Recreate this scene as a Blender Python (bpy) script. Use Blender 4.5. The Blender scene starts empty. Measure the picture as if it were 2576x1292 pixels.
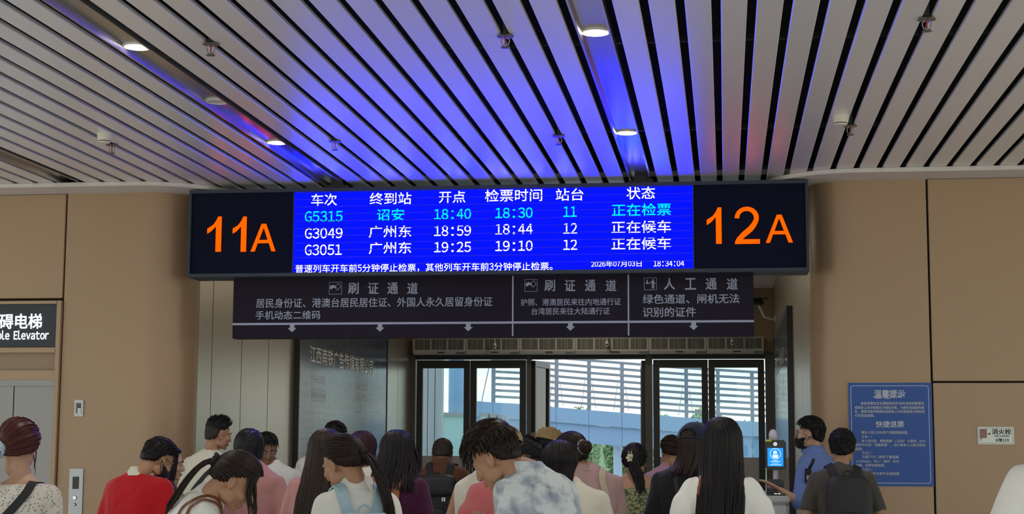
import bpy, bmesh, math, random
import numpy as np
from mathutils import Vector, Matrix, noise
from mathutils.bvhtree import BVHTree
random.seed(7)
R = math.radians
sc = bpy.context.scene
COL = sc.collection

# ------------------------------------------------------------------ camera
FPX, CX, CY = 4000.0, 1288.0, 646.0
VPX, VPY, ROLL = 1825.0, 1128.0, 0.0045
EYE = Vector((0, 0, 1.55))
yv = Vector(((VPX-CX)/FPX, (CY-VPY)/FPX, -1.0)).normalized()
ax, ay = math.sin(ROLL), math.cos(ROLL)
cz = (ax*yv.x + ay*yv.y)/(-yv.z)
zv = Vector((ax, ay, cz)).normalized()
xv = yv.cross(zv)
W2C = Matrix((xv, yv, zv)).transposed()      # columns = world axes in camera space
C2W = W2C.transposed()
cam = bpy.data.cameras.new('camera'); cam.sensor_width = 36; cam.lens = 36*FPX/2576
cam.clip_end = 500
co = bpy.data.objects.new('camera', cam); COL.objects.link(co)
co.matrix_world = Matrix.Translation(EYE) @ C2W.to_4x4()
sc.camera = co

def ray(px, py):
    return C2W @ Vector(((px-CX)/FPX, (CY-py)/FPX, -1.0))
def atY(px, py, Y):
    d = ray(px, py); return EYE + d*(Y/d.y)
def atX(px, py, X):
    d = ray(px, py); return EYE + d*(X/d.x)
def atZ(px, py, Z):
    d = ray(px, py); return EYE + d*((Z-EYE.z)/d.z)

# ------------------------------------------------------------------ world, exposure
world = bpy.data.worlds.new('world'); sc.world = world; world.use_nodes = True
wn, wl = world.node_tree.nodes, world.node_tree.links
bg = wn['Background']
tc = wn.new('ShaderNodeTexCoord'); sep = wn.new('ShaderNodeSeparateXYZ'); wl.new(tc.outputs['Generated'], sep.inputs[0])
rp = wn.new('ShaderNodeValToRGB')
rp.color_ramp.elements[0].position = 0.0; rp.color_ramp.elements[0].color = (0.93, 0.93, 0.80, 1)
rp.color_ramp.elements[1].position = 0.6; rp.color_ramp.elements[1].color = (0.55, 0.74, 0.95, 1)
e = rp.color_ramp.elements.new(0.06); e.color = (0.84, 0.94, 0.94, 1)
nz = wn.new('ShaderNodeTexNoise'); nz.inputs['Scale'].default_value = 9; nz.inputs['Detail'].default_value = 4
mp = wn.new('ShaderNodeMapping'); mp.inputs['Scale'].default_value = (1, 1, 4)
wl.new(tc.outputs['Generated'], mp.inputs[0]); wl.new(mp.outputs[0], nz.inputs['Vector'])
r2 = wn.new('ShaderNodeValToRGB'); r2.color_ramp.elements[0].position = .5; r2.color_ramp.elements[1].position = .68
wl.new(nz.outputs['Fac'], r2.inputs[0])
mx = wn.new('ShaderNodeMixRGB'); mx.inputs[2].default_value = (1.0, 0.93, 0.80, 1)
wl.new(sep.outputs[2], rp.inputs[0]); wl.new(r2.outputs[0], mx.inputs[0]); wl.new(rp.outputs[0], mx.inputs[1])
wl.new(mx.outputs[0], bg.inputs[0]); bg.inputs[1].default_value = 1.35
vs = sc.view_settings
vs.view_transform = 'Standard'; vs.look = 'None'; vs.exposure = 0.10; vs.gamma = 1.0; vs.use_curve_mapping = False
sc.display_settings.display_device = 'sRGB'

def lamp(name, kind, loc, power, color=(1, 1, 1), size=.12, rot=(0, 0, 0), spot=None, sizey=None):
    l = bpy.data.lights.new(name, kind); l.energy = power; l.color = color
    if kind == 'AREA':
        l.shape = 'RECTANGLE' if sizey else 'DISK'; l.size = size
        if sizey: l.size_y = sizey
    else:
        l.shadow_soft_size = size
    if kind == 'SPOT':
        l.spot_size = spot or R(120); l.spot_blend = .8
    o = bpy.data.objects.new(name, l); COL.objects.link(o); o.location = loc; o.rotation_euler = rot
    return o
CZ = 3.67            # underside of the slat ceiling
WARM = (1.0, .93, .82)
# rows of unseen spots added under the hall ceiling to brighten the room
HALL = [(-7, -3.5), (-1, -3.5), (5, -3.5), (-7, 1.0), (-1, 1.0), (5, 1.0), (-7, 5.5), (5, 5.5)]
for hx, hy in HALL:
    lamp('hall_fill_spot', 'SPOT', (hx, hy, CZ-.03), 520, (1, .96, .90), .12, spot=R(110))

# ------------------------------------------------------------------ materials
MATS = {}
def mat(name, col, rough=.6, metal=0.0, spec=.5, emis=None, estr=0, trans=0, noise_amp=0, noise_scale=20, bump=0, bscale=200, col2=None, ior=1.45, sheen=0, stretch=None, alpha=None):
    if name in MATS: return MATS[name]
    m = bpy.data.materials.new(name); m.use_nodes = True
    nt = m.node_tree; n, l = nt.nodes, nt.links; b = n['Principled BSDF']
    b.inputs['Base Color'].default_value = (*col, 1); b.inputs['Roughness'].default_value = rough
    b.inputs['Metallic'].default_value = metal; b.inputs['Specular IOR Level'].default_value = spec
    b.inputs['IOR'].default_value = ior
    if sheen: b.inputs['Sheen Weight'].default_value = sheen
    if trans: b.inputs['Transmission Weight'].default_value = trans
    if alpha is not None: b.inputs['Alpha'].default_value = alpha
    if emis: b.inputs['Emission Color'].default_value = (*emis, 1); b.inputs['Emission Strength'].default_value = estr
    vec = None
    if noise_amp or bump:
        t = n.new('ShaderNodeTexCoord'); mp = n.new('ShaderNodeMapping'); l.new(t.outputs['Object'], mp.inputs[0])
        if stretch: mp.inputs['Scale'].default_value = stretch
        vec = mp.outputs[0]
    if noise_amp:
        a = n.new('ShaderNodeTexNoise'); a.inputs['Scale'].default_value = noise_scale; a.inputs['Detail'].default_value = 5
        l.new(vec, a.inputs['Vector'])
        x = n.new('ShaderNodeMixRGB'); x.inputs[1].default_value = (*col, 1)
        c2 = col2 or tuple(c*(1-noise_amp) for c in col)
        x.inputs[2].default_value = (*c2, 1); l.new(a.outputs['Fac'], x.inputs[0]); l.new(x.outputs[0], b.inputs['Base Color'])
    if bump:
        a = n.new('ShaderNodeTexNoise'); a.inputs['Scale'].default_value = bscale; a.inputs['Detail'].default_value = 3
        l.new(vec, a.inputs['Vector'])
        bp = n.new('ShaderNodeBump'); bp.inputs['Strength'].default_value = bump; bp.inputs['Distance'].default_value = .01
        l.new(a.outputs['Fac'], bp.inputs['Height']); l.new(bp.outputs[0], b.inputs['Normal'])
    MATS[name] = m
    return m
def emit(name, col, s):
    return mat(name, (0, 0, 0), .5, emis=col, estr=s, spec=0)

M_slat = mat('slat_aluminium', (.80, .80, .79), .34, .48, bump=.04, bscale=400)
M_chan = mat('channel_aluminium', (.50, .48, .45), .22, .85)
M_black = mat('black_void', (.004, .004, .005), .9)
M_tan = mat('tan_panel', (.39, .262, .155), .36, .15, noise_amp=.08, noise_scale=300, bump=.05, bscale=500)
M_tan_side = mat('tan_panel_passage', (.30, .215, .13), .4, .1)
M_joint = mat('joint_dark', (.03, .022, .015), .8)
M_corn = mat('cornice_white', (.62, .58, .54), .45)
M_steel = mat('steel_panel', (.50, .44, .355), .33, .75, bump=.06, bscale=60, stretch=(1, 1, .03))
M_steel2 = mat('lift_steel', (.20, .19, .185), .28, .85, bump=.05, bscale=60, stretch=(1, 1, .05))
M_white = mat('white_paint', (.72, .70, .66), .5)
M_frame = mat('door_frame_dark', (.035, .036, .038), .35, .3)
M_mull = mat('mullion_grey', (.10, .095, .088), .45, .3)
M_signframe = mat('sign_frame', (.035, .045, .065), .5, .3)
M_signdark = mat('sign_dark_glass', (.0025, .005, .021), .5, spec=.1)
M_guide = mat('guide_sign_dark', (.013, .0095, .021), .55, spec=.15)
M_guidetext = mat('guide_text', (.34, .37, .49), .6, spec=.2)
M_blue = emit('led_blue', (.0003, .0010, 1.0), 7.0)
M_ledtxt = emit('led_white', (.74, .72, 1.0), 1.6)
M_ledcyan = emit('led_cyan', (.0, .78, 1.0), 1.3)
M_orange = emit('led_orange', (1.0, .068, .0), 2.0)
M_louv = mat('led_louver', (.004, .005, .05), .4)
M_lit = emit('lit_letters', (.80, .92, 1.0), 2.2)
M_lamp = emit('lamp_disc', (1.0, .95, .86), 14)
M_lampoff = mat('lamp_off', (.55, .52, .48), .3)
M_chrome = mat('chrome', (.6, .6, .6), .2, 1)
M_floor = mat("floor_stone", (.70, .68, .65), .2, noise_amp=.10, noise_scale=8)
M_pave = mat('outdoor_pavement', (.45, .45, .44), .8)
M_glass = None
def glass_mat(name, tint, rough=0.0, a=.12):
    m = bpy.data.materials.new(name); m.use_nodes = True; n, l = m.node_tree.nodes, m.node_tree.links
    for x in list(n): n.remove(x)
    o = n.new('ShaderNodeOutputMaterial'); t = n.new('ShaderNodeBsdfTransparent'); t.inputs[0].default_value = (*tint, 1)
    g = n.new('ShaderNodeBsdfGlossy'); g.inputs['Roughness'].default_value = rough
    f = n.new('ShaderNodeFresnel'); f.inputs[0].default_value = 1.5
    mm = n.new('ShaderNodeMixShader'); l.new(f.outputs[0], mm.inputs[0]); l.new(t.outputs[0], mm.inputs[1]); l.new(g.outputs[0], mm.inputs[2])
    l.new(mm.outputs[0], o.inputs[0]); return m
M_glass = glass_mat('door_glass', (.86, .95, .96))
M_glass_side = glass_mat('clear_glass', (.9, .96, .96))

# ------------------------------------------------------------------ mesh helpers
def tag(o, label=None, cat=None, group=None, kind=None):
    if label: o['label'] = label
    if cat: o['category'] = cat
    if group: o['group'] = group
    if kind: o['kind'] = kind
    return o
def empty(name, loc, label=None, cat=None, group=None, kind=None):
    o = bpy.data.objects.new(name, None); COL.objects.link(o); o.location = loc
    o.empty_display_size = .1
    bpy.context.view_layer.update() if False else None
    return tag(o, label, cat, group, kind)
def link(name, me, m, parent=None, smooth=False):
    """mesh in world coordinates -> object; made relative to the parent's root"""
    if m is not None and not isinstance(m, (list, tuple)): m = [m]
    for x in (m or []): me.materials.append(x)
    o = bpy.data.objects.new(name, me); COL.objects.link(o)
    if smooth: me.shade_smooth()
    if parent is not None:
        base = Vector(parent.location); p = parent
        while p.parent: p = p.parent; base = base + Vector(p.location)
        me.transform(Matrix.Translation(-base)); o.parent = parent
    return o
class MB:
    def __init__(s): s.v = []; s.f = []; s.mi = []; s.cur = 0
    def add(s, vs_, fs):
        n = len(s.v); s.v += [tuple(v) for v in vs_]; s.f += [tuple(i+n for i in f) for f in fs]; s.mi += [s.cur]*len(fs); return s
    def box(s, a, b, M=None):
        x0, y0, z0 = a; x1, y1, z1 = b
        c = [Vector(p) for p in ((x0,y0,z0),(x1,y0,z0),(x1,y1,z0),(x0,y1,z0),(x0,y0,z1),(x1,y0,z1),(x1,y1,z1),(x0,y1,z1))]
        if M is not None: c = [M @ p for p in c]
        return s.add(c, [(3,2,1,0),(4,5,6,7),(0,1,5,4),(1,2,6,5),(2,3,7,6),(3,0,4,7)])
    def prism(s, poly, d0, d1, plane='Y'):
        """closed polygon of (u,z) extruded along Y (or X, Z)"""
        n = len(poly)
        def P(u, w, d):
            return (u, d, w) if plane == 'Y' else ((d, u, w) if plane == 'X' else (u, w, d))
        vs_ = [P(u, w, d0) for u, w in poly] + [P(u, w, d1) for u, w in poly]
        fs = [tuple(range(n)), tuple(range(2*n-1, n-1, -1))] + [(i, i+n, (i+1) % n+n, (i+1) % n) for i in range(n)]
        return s.add(vs_, fs)
    def tube(s, pts, rad, n=8, flat=1.0, up=None, cap=True):
        pts = [Vector(p) for p in pts]; k = len(pts)
        if not hasattr(rad, '__len__'): rad = [rad]*k
        base = len(s.v); prev = None; V = []
        for i, p in enumerate(pts):
            t = (pts[min(i+1, k-1)] - pts[max(i-1, 0)])
            t = t.normalized() if t.length > 1e-9 else Vector((0, 0, 1))
            if prev is None:
                u0 = Vector(up) if up is not None else (Vector((0, 0, 1)) if abs(t.z) < .9 else Vector((1, 0, 0)))
                prev = u0
            u = (prev - t*prev.dot(t)); u = u.normalized() if u.length > 1e-6 else t.orthogonal().normalized()
            prev = u; w = t.cross(u)
            for j in range(n):
                a = 2*math.pi*j/n
                V.append(p + w*(math.cos(a)*rad[i]) + u*(math.sin(a)*rad[i]*flat))
        F = []
        for i in range(k-1):
            for j in range(n):
                a = i*n+j; b = i*n+(j+1) % n; F.append((a, b, b+n, a+n))
        if cap: F.append(tuple(range(n-1, -1, -1))); F.append(tuple((k-1)*n+j for j in range(n)))
        return s.add(V, F)
    def lathe(s, prof, c, n=20, M=None):
        """profile (r,z) revolved about z at c"""
        V = []
        for r, z in prof:
            for j in range(n):
                a = 2*math.pi*j/n; p = Vector((r*math.cos(a), r*math.sin(a), z))
                if M is not None: p = M @ p
                V.append(Vector(c)+p)
        F = []
        for i in range(len(prof)-1):
            for j in range(n):
                a = i*n+j; b = i*n+(j+1) % n; F.append((a, b, b+n, a+n))
        F.append(tuple(range(n-1, -1, -1))); F.append(tuple((len(prof)-1)*n+j for j in range(n)))
        return s.add(V, F)
    def ell(s, c, r, M=None, nu=14, nv=9):
        V = []; F = []
        for i in range(nv+1):
            th = math.pi*i/nv
            for j in range(nu):
                ph = 2*math.pi*j/nu
                p = Vector((r[0]*math.sin(th)*math.cos(ph), r[1]*math.sin(th)*math.sin(ph), r[2]*math.cos(th)))
                if M is not None: p = M @ p
                V.append(Vector(c)+p)
        for i in range(nv):
            for j in range(nu):
                a = i*nu+j; b = i*nu+(j+1) % nu
                F.append((a, a+nu, b+nu, b))
        return s.add(V, F)
    def caps(s, a, b, r0, r1, n=12):
        a = Vector(a); b = Vector(b); d = b-a; L = d.length
        if L < 1e-6: return s.ell(a, (r0, r0, r0))
        t = d/L; pts = []; rs = []
        for k in range(5):
            q = math.pi/2*(k/4); pts.append(a - t*r0*math.cos(q)); rs.append(max(r0*math.sin(q), .0008))
        for k in range(5):
            q = math.pi/2*(k/4); pts.append(b + t*r1*math.sin(q)); rs.append(max(r1*math.cos(q), .0008))
        return s.tube(pts, rs, n)
    def rings(s, R_):
        """R_: list of lists of points (same count) -> closed loft"""
        n = len(R_[0]); V = [p for r in R_ for p in r]; F = []
        for i in range(len(R_)-1):
            for j in range(n):
                a = i*n+j; b = i*n+(j+1) % n; F.append((a, b, b+n, a+n))
        F.append(tuple(range(n-1, -1, -1))); F.append(tuple((len(R_)-1)*n+j for j in range(n)))
        return s.add(V, F)
    def mesh(s, name='m'):
        me = bpy.data.meshes.new(name); me.from_pydata([tuple(v) for v in s.v], [], s.f)
        if any(s.mi): me.polygons.foreach_set('material_index', s.mi)
        me.update(); return me
    def build(s, name, m, parent=None, smooth=False, bevel=0):
        me = s.mesh(name)
        bm = bmesh.new(); bm.from_mesh(me)
        bmesh.ops.recalc_face_normals(bm, faces=bm.faces)
        if bevel:
            es = [e for e in bm.edges if len(e.link_faces) == 2 and e.calc_face_angle(0) > R(40)]
            bmesh.ops.bevel(bm, geom=es, offset=bevel, segments=2, affect='EDGES', clamp_overlap=True)
        bm.to_mesh(me); bm.free()
        return link(name, me, m, parent, smooth)
def rbox(name, a, b, m, parent=None, bevel=0, kind=None, label=None):
    o = MB().box(a, b).build(name, m, parent, bevel=bevel)
    return tag(o, label, kind=kind)

# ------------------------------------------------------------------ lettering
_tc = bpy.data.curves.new('glyph', 'FONT'); _tc.size = 1; _tc.resolution_u = 3
_to = bpy.data.objects.new('glyph', _tc); COL.objects.link(_to)
_G = {}
def glyph(ch):
    if ch in _G: return _G[ch]
    c2 = ch
    if 33 <= ord(ch) <= 126: c2 = chr(ord(ch)+0xFEE0)
    _tc.body = c2; bpy.context.view_layer.update()
    me = bpy.data.meshes.new_from_object(_to.evaluated_get(bpy.context.evaluated_depsgraph_get()))
    v = np.array([p.co[:] for p in me.vertices]).reshape(-1, 3)[:, :2] if len(me.vertices) else np.zeros((0, 2))
    f = [tuple(p.vertices) for p in me.polygons]
    bpy.data.meshes.remove(me)
    _G[ch] = (v, f); return _G[ch]
def text_mesh(s, mono=False, cell=1.0, asc=.5, bold=0.0, gap=.1):
    """2-D verts/faces of a line; CJK advance = cell, ascii = asc (mono) or its own width"""
    V = []; F = []; x = 0
    for ch in s:
        if ch in ' \u3000': x += .5 if ch == ' ' else 1.0; continue
        v, f = glyph(ch)
        if ord(ch) < 256:
            if not len(v): continue
            w = v[:, 0].max()-v[:, 0].min()
            if mono:
                sx = min(1, (asc*.86)/max(w, .01)); vv = v.copy(); cx_ = (v[:, 0].max()+v[:, 0].min())/2
                vv[:, 0] = (v[:, 0]-cx_)*sx + x + asc/2; adv = asc
            else:
                vv = v.copy(); vv[:, 0] = v[:, 0]-v[:, 0].min()+x+gap/2; adv = w+gap
        else:
            vv = v.copy(); vv[:, 0] += x; adv = cell
        for k, dx in enumerate((-bold, 0, bold) if bold else (0,)):
            for dz in ((-bold*.6, bold*.6) if bold else (0,)):
                kk = 2*k+(dz > 0)
                n = len(V); V += [(a+dx, b+dz, kk) for a, b in vv]; F += [tuple(i+n for i in q) for q in f]
        x += adv
    return V, F
def text(name, s, box, place, m, parent, th=.002, fit=True, **kw):
    """box=(u0,v0,u1,v1) in plane metres (v up); place(u,v,k) -> world point"""
    V, F = text_mesh(s, **kw)
    if not V: return None
    a = np.array(V); mn, mxx = a[:, :2].min(0), a[:, :2].max(0)
    u0, v0, u1, v1 = box; sx = (u1-u0)/(mxx[0]-mn[0]); sy = (v1-v0)/(mxx[1]-mn[1])
    P = [place(u0+(x-mn[0])*sx, v0+(y-mn[1])*sy, k) for x, y, k in V]
    b = MB(); b.add(P, F); me = b.mesh(name)
    return link(name, me, m, parent)
def front(Y):      # sign facing the viewer (-Y)
    return lambda u, v, k: (u, Y-.0005*k, v)
def pxbox(x0, y0, x1, y1, Y):
    c = atY(x0, (y0+y1)/2, Y); d = atY(x1, (y0+y1)/2, Y); m = atY((x0+x1)/2, y0, Y); n = atY((x0+x1)/2, y1, Y)
    return (c.x, n.z, d.x, m.z)
def ptext(s, x0, y0, x1, y1, Y, m, parent, name='lettering', **kw):
    return text(name, s, pxbox(x0, y0, x1, y1, Y), front(Y), m, parent, **kw)

# ================================================================== SETTING
WY = 12.5            # plane of the tan wall
CR = .35             # radius of its rounded corners
LX, RX = -4.72, 1.02 # where the corners begin
PL, PR = LX+CR, RX-CR   # passage side walls (-4.37, .67)
DY = 22.0            # plane of the doors
# floor
fl = rbox('floor', (-11, -7, -.05), (9, WY, 0), M_floor, kind='structure', label='pale polished stone floor of the waiting hall')
f2 = rbox('floor', (PL-.02, WY, -.05), (PR+.02, DY+.1, 0), M_floor, kind='structure', label='pale stone floor of the passage to the doors')
# ceiling with slats
ceil = rbox('ceiling', (-9, -6, CZ+.35), (7, 12.95, CZ+.40), M_black, kind='structure', label='metal slat ceiling with dark gaps')  # black slab over the gaps, put there to block light
slots = [-.756, -.537]
gr = -.537; gaps = [gr + .172*k for k in range(0, 40)]           # right of the lamp channel
gl = [-.756 - .1745*k for k in range(14)]                         # down to second channel
c2r, c2l = gl[-1], gl[-1]-.225
gl2 = [c2l - .172*k for k in range(12)]
c3r, c3l = gl2[-1], gl2[-1]-.22
gl3 = [c3l-.172*k for k in range(18)]
GW = .0225
def slat(x0, x1):
    b = MB(); y0, y1 = -5.5, 12.74; t = .021
    # shallow U section, open above
    prof = [(x0, CZ+t), (x0, CZ+.004), (x0+.004, CZ), (x1-.004, CZ), (x1, CZ+.004), (x1, CZ+t), (x1-.002, CZ+t), (x1-.002, CZ+.006), (x0+.002, CZ+.006), (x0+.002, CZ+t)]
    b.prism(prof, y0, y1, 'Y'); b.build('slat', M_slat, ceil)
edges = []
allg = sorted(gaps+gl+gl2+gl3)
for a, b_ in zip(allg[:-1], allg[1:]):
    if (abs(a-c2l) < 1e-6) or (abs(a-c3l) < 1e-6) or abs(a+.756) < 1e-6: continue
    slat(a+GW, b_-GW)
def channel(xl, xr):
    x0, x1 = xl+GW, xr-GW; h = .035; b = MB()
    prof = [(x0, CZ), (x0+.012, CZ), (x0+.022, CZ+h), (x1-.022, CZ+h), (x1-.012, CZ), (x1, CZ), (x1, CZ+h+.01), (x0, CZ+h+.01)]
    b.prism(prof, -5.5, 12.74, 'Y'); o = b.build('light_channel', M_chan, ceil)
    return (x0+x1)/2, CZ+h
chs = [channel(-.756, -.537), channel(c2l, c2r), channel(c3l, c3r)]
# carrier rails seen across the gaps
for y in (1.2, 3.6, 6.0, 8.4, 10.8, 12.4):
    rbox('carrier_rail', (-9, y-.015, CZ+.05), (7, y+.015, CZ+.08), mat('rail_dark', (.02, .02, .025), .6), ceil)
# end trim of the slats
tr = rbox('trim_3', (-9, 12.745, CZ-.012), (7, 12.785, CZ+.022), M_corn, kind='structure', label='pale trim closing the slat ends above the display')

rbox('ceiling', (-9, 12.79, CZ+.02), (7, 12.83, CZ+.36), M_black, kind='structure', label='black end board added to keep the space above the slats dark')  # added black box, keeps the plenum end dark behind the gaps
# -------- cornices
def arc_pts(cx_, cy_, r, a0, a1, n=14):
    return [(cx_+r*math.cos(a0+(a1-a0)*i/n), cy_+r*math.sin(a0+(a1-a0)*i/n)) for i in range(n+1)]
def cornice(name, side, label):
    r = CR+.36
    if side < 0:
        out = [(-9, WY-.36)] + arc_pts(LX, WY+CR, r, -math.pi/2, 0)
        out += [(LX+r, 13.1), (LX+.05, 13.1), (-9, WY+.05)]
    else:
        out = [(7, WY-.36)] + arc_pts(RX, WY+CR, r, -math.pi/2, -math.pi)
        out += [(RX-r, 13.1), (RX-.05, 13.1), (7, WY+.05)]
    b = MB(); b.prism(out, CZ-.035, CZ-.001, 'Z')
    o = b.build(name, M_corn, bevel=.006); return tag(o, label, kind='structure')
cornice('trim_1', -1, 'pale rounded cornice under the ceiling above the left tan wall')
cornice('trim_2', 1, 'pale rounded cornice under the ceiling above the right tan wall')

# -------- tan front walls made of panels
WT = CZ-.03
wl_ = rbox('wall_left', (-11, WY+.06, 0), (LX-.02, WY+.12, WT), M_joint, kind='structure', label='tan metal panel wall left of the passage, with the lift')
wr_ = rbox('wall_right', (RX+.02, WY+.06, 0), (9, WY+.12, WT), M_joint, kind='structure', label='tan metal panel wall right of the passage')
g = .008
sxL = atY(161, 700, WY).x; hzL = atY(80, 752, WY).z
sxR = atY(2340, 800, WY).x; hzR = atY(2450, 960, WY).z
def panel(par, x0, x1, z0, z1, m=None, y=0):
    o = MB().box((x0+g, WY-y, z0+g), (x1-g, WY+.055, z1-g)).build('panel', m or M_tan, par, bevel=.004)
    return o
def corner(par, side):
    cx_ = LX if side < 0 else RX; n = 16; out = []
    flat = sxL+g if side < 0 else sxR-g
    if side < 0: arc = arc_pts(cx_, WY+CR, CR, -math.pi/2, 0, n); inn = arc_pts(cx_, WY+CR, CR-.03, 0, -math.pi/2, n)
    else: arc = arc_pts(cx_, WY+CR, CR, -math.pi/2, -math.pi, n); inn = arc_pts(cx_, WY+CR, CR-.03, -math.pi, -math.pi/2, n)
    out = [(flat, WY)] + arc + inn + [(flat, WY+.03)]
    b = MB(); b.prism(out, 0.0, WT, 'Z'); o = b.build('rounded_panel', M_tan, par)
    me = o.data
    for p in me.polygons: p.use_smooth = len(p.vertices) == 4
    try: me.set_sharp_from_angle(angle=R(30))
    except Exception: pass
    return o
corner(wl_, -1); corner(wr_, 1)
panel(wl_, -8.2, sxL, hzL, WT); panel(wl_, -11, -8.2, 0, WT)
for z0, z1 in ((0, hzR), (hzR, WT)):
    panel(wr_, sxR, sxR+1.7, z0, z1); panel(wr_, sxR+1.7, sxR+3.4, z0, z1)
panel(wr_, sxR+3.4, 9, 0, WT)

# -------- lift in the left wall
lift = empty('lift_portal', (-6.6, WY, 0), 'steel lift doorway with tan frame and lit overhead sign, at far left', 'elevator')
lx1 = atY(153, 900, WY).x; lx0 = -8.15
dx1 = atY(139, 960, WY).x
def LZ(y): return atY(60, y, WY).z
M_tanl = mat('tan_frame', (.41, .275, .165), .38, .1)
# jambs and heads, each its own bar
b = MB().box((dx1, WY-.03, 0), (lx1, WY+.055, LZ(757))); b.build('jamb', M_tanl, lift, bevel=.004)
b = MB().box((lx0, WY-.03, 0), (lx0+.08, WY+.055, LZ(757))); b.build('jamb', M_tanl, lift, bevel=.004)
MB().box((lx0+.08, WY-.03, LZ(765)), (dx1, WY+.055, LZ(757))).build('head_rail', M_tanl, lift, bevel=.003)
MB().box((lx0+.08, WY-.03, LZ(887)), (dx1, WY+.055, LZ(874))).build('head_rail', M_tanl, lift, bevel=.003)
MB().box((lx0+.08, WY+.03, LZ(932)), (dx1, WY+.055, LZ(887))).build('recessed_panel', M_tan_side, lift)
MB().box((lx0+.08, WY-.01, LZ(955)), (dx1, WY+.055, LZ(931))).build('head_rail', M_tanl, lift, bevel=.003)
sg = MB().box((lx0+.08, WY-.02, LZ(873)), (dx1, WY+.05, LZ(766))).build('sign_box', mat('lift_sign', (.03, .035, .045), .5), lift)
def LX_(p, y): return atY(p, y, WY-.022).x
u1 = LX_(106, 808); u0 = u1-6*(u1-LX_(31, 808))/2
zt, zb = atY(60, 789, WY).z, atY(60, 827, WY).z
wch = (LX_(106, 808)-LX_(71, 808))
text('lettering', '无障碍电梯', (u1-wch*5.15, zb, u1, zt), front(WY-.023), M_lit, sg, bold=.018)
zt, zb = atY(60, 831, WY).z, atY(60, 854, WY).z
u1 = LX_(123, 843); we = (u1-LX_(34, 843))
text('lettering', 'Accessible Elevator', (u1-we*2.33, zb, u1, zt), front(WY-.023), M_lit, sg, bold=.02)
MB().box((lx0+.08, WY, LZ(970)), (dx1, WY+.055, LZ(955))).build('steel_head', M_steel2, lift)
xs = atY(34, 1050, WY+.04).x
ld = MB().box((xs+.004, WY+.03, .01), (dx1, WY+.055, LZ(969))).build('door_leaf', M_steel2, lift)
ld2 = MB().box((2*xs-dx1-.0, WY+.03, .01), (xs-.004, WY+.055, LZ(969))).build('door_leaf', M_steel2, lift)
MB().box((lx0+.08, WY+.03, .01), (2*xs-dx1-.01, WY+.055, LZ(969))).build('steel_side', M_steel2, lift)
# call panel and card reader
def plate(name, label, x0, y0, x1, y1, cat):
    B = pxbox(x0, y0, x1, y1, WY); o = empty(name, ((B[0]+B[2])/2, WY, B[1]), label, cat)
    MB().box((B[0], WY-.012, B[1]), (B[2], WY+.002, B[3])).build('face_plate', mat('brushed_plate', (.36, .37, .38), .35, .8), o, bevel=.002)
    return o, B
cp, B = plate('call_panel', 'brushed steel lift call panel with dark display and round buttons, left wall', 174, 1178, 209, 1306, 'panel')
Q = pxbox(184, 1198, 200, 1229, WY); MB().box((Q[0], WY-.014, Q[1]), (Q[2], WY-.008, Q[3])).build('display', mat('display_black', (.008, .008, .01), .15), cp)
def disc(nm, px, py, rpx, m, par, Y=WY, d=.01, n=20):
    c = atY(px, py, Y); r = rpx*Y/FPX; Mx = Matrix.Rotation(math.pi/2, 4, 'X')
    b = MB().lathe([(r*.9, -d*.5), (r, 0), (r, d*.6), (r*.85, d)], (c.x, Y-.012, c.z), n, Mx); return b.build(nm, m, par, smooth=False)
disc('button', 190, 1251, 5.5, M_chrome, cp); disc('button', 190, 1268, 3.6, mat('button_dark', (.05, .05, .05), .4), cp)
disc('button_core', 190, 1268, 2.2, M_chrome, cp, d=.013)
cr, B = plate('card_reader', 'small grey wall reader with slot above the lift call panel', 188, 1005, 211, 1047, 'panel')
Q = pxbox(193, 1013, 205, 1039, WY); MB().box((Q[0], WY-.014, Q[1]), (Q[2], WY-.008, Q[3])).build('slot', mat('slot_dark', (.10, .10, .10), .4), cr)
Q = pxbox(197, 1026, 205, 1040, WY); MB().box((Q[0], WY-.017, Q[1]), (Q[2], WY-.008, Q[3])).build('key_card', M_white, cr)
Q = pxbox(198, 1020, 204, 1026, WY); MB().box((Q[0], WY-.016, Q[1]), (Q[2], WY-.008, Q[3])).build('indicator', mat('ind_red', (.15, .03, .03), .4), cr)

# -------- passage: side walls in steel panels
pw = rbox('wall_passage_left', (PL-.14, WY+CR, 0), (PL-.03, DY, 4.0), M_joint, kind='structure', label='brushed steel panel side wall of the passage, left')
pr_ = rbox('wall_passage_right', (PR+.03, WY+CR, 0), (PR+.14, DY, 4.0), M_joint, kind='structure', label='brushed steel panel side wall of the passage, right')
VZ = 3.74
def YL(px): d = ray(px, 1000); return PL*d.y/d.x
ys = [WY+CR+.0, YL(530), YL(605), YL(673), YL(736), YL(848), YL(965), YL(1000), DY-.02]
for a, b_ in zip(ys[:-1], ys[1:]):
    MB().box((PL-.03, a+.008, 0), (PL, b_-.008, VZ)).build('steel_panel', M_steel, pw)
    MB().box((PR, a+.008, 0), (PR+.03, b_-.008, VZ)).build('steel_panel', M_steel, pr_)
c2 = rbox('ceiling', (PL-.1, 12.78, VZ), (PR+.1, DY, VZ+.05), M_white, kind='structure', label='plain pale ceiling of the passage behind the display')
rbox('wall_display_header', (PL-.1, 12.80, CZ-.03), (PR+.1, 12.86, VZ), M_corn, kind='structure', label='pale bulkhead behind the display top')
# unseen glowing panels and area lamps added to light the passage
for y, wh in ((14.5, 'nearest'), (17.5, 'middle'), (20.3, 'farthest')):
    pl = MB().box((-2.1, y-.15, VZ-.012), (-1.6, y+.15, VZ+.0)).build('passage_fill_panel', emit('fill_panel_glow', (1, .9, .75), 2.0))
    tag(pl, 'added unseen glowing panel in the passage ceiling, %s of three behind the display' % wh, 'lamp', 'added passage fill lights')
    lamp('passage_fill_lamp', 'AREA', (-1.85, y, VZ-.02), 14, (1, .86, .66), .5, sizey=.3)

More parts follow.
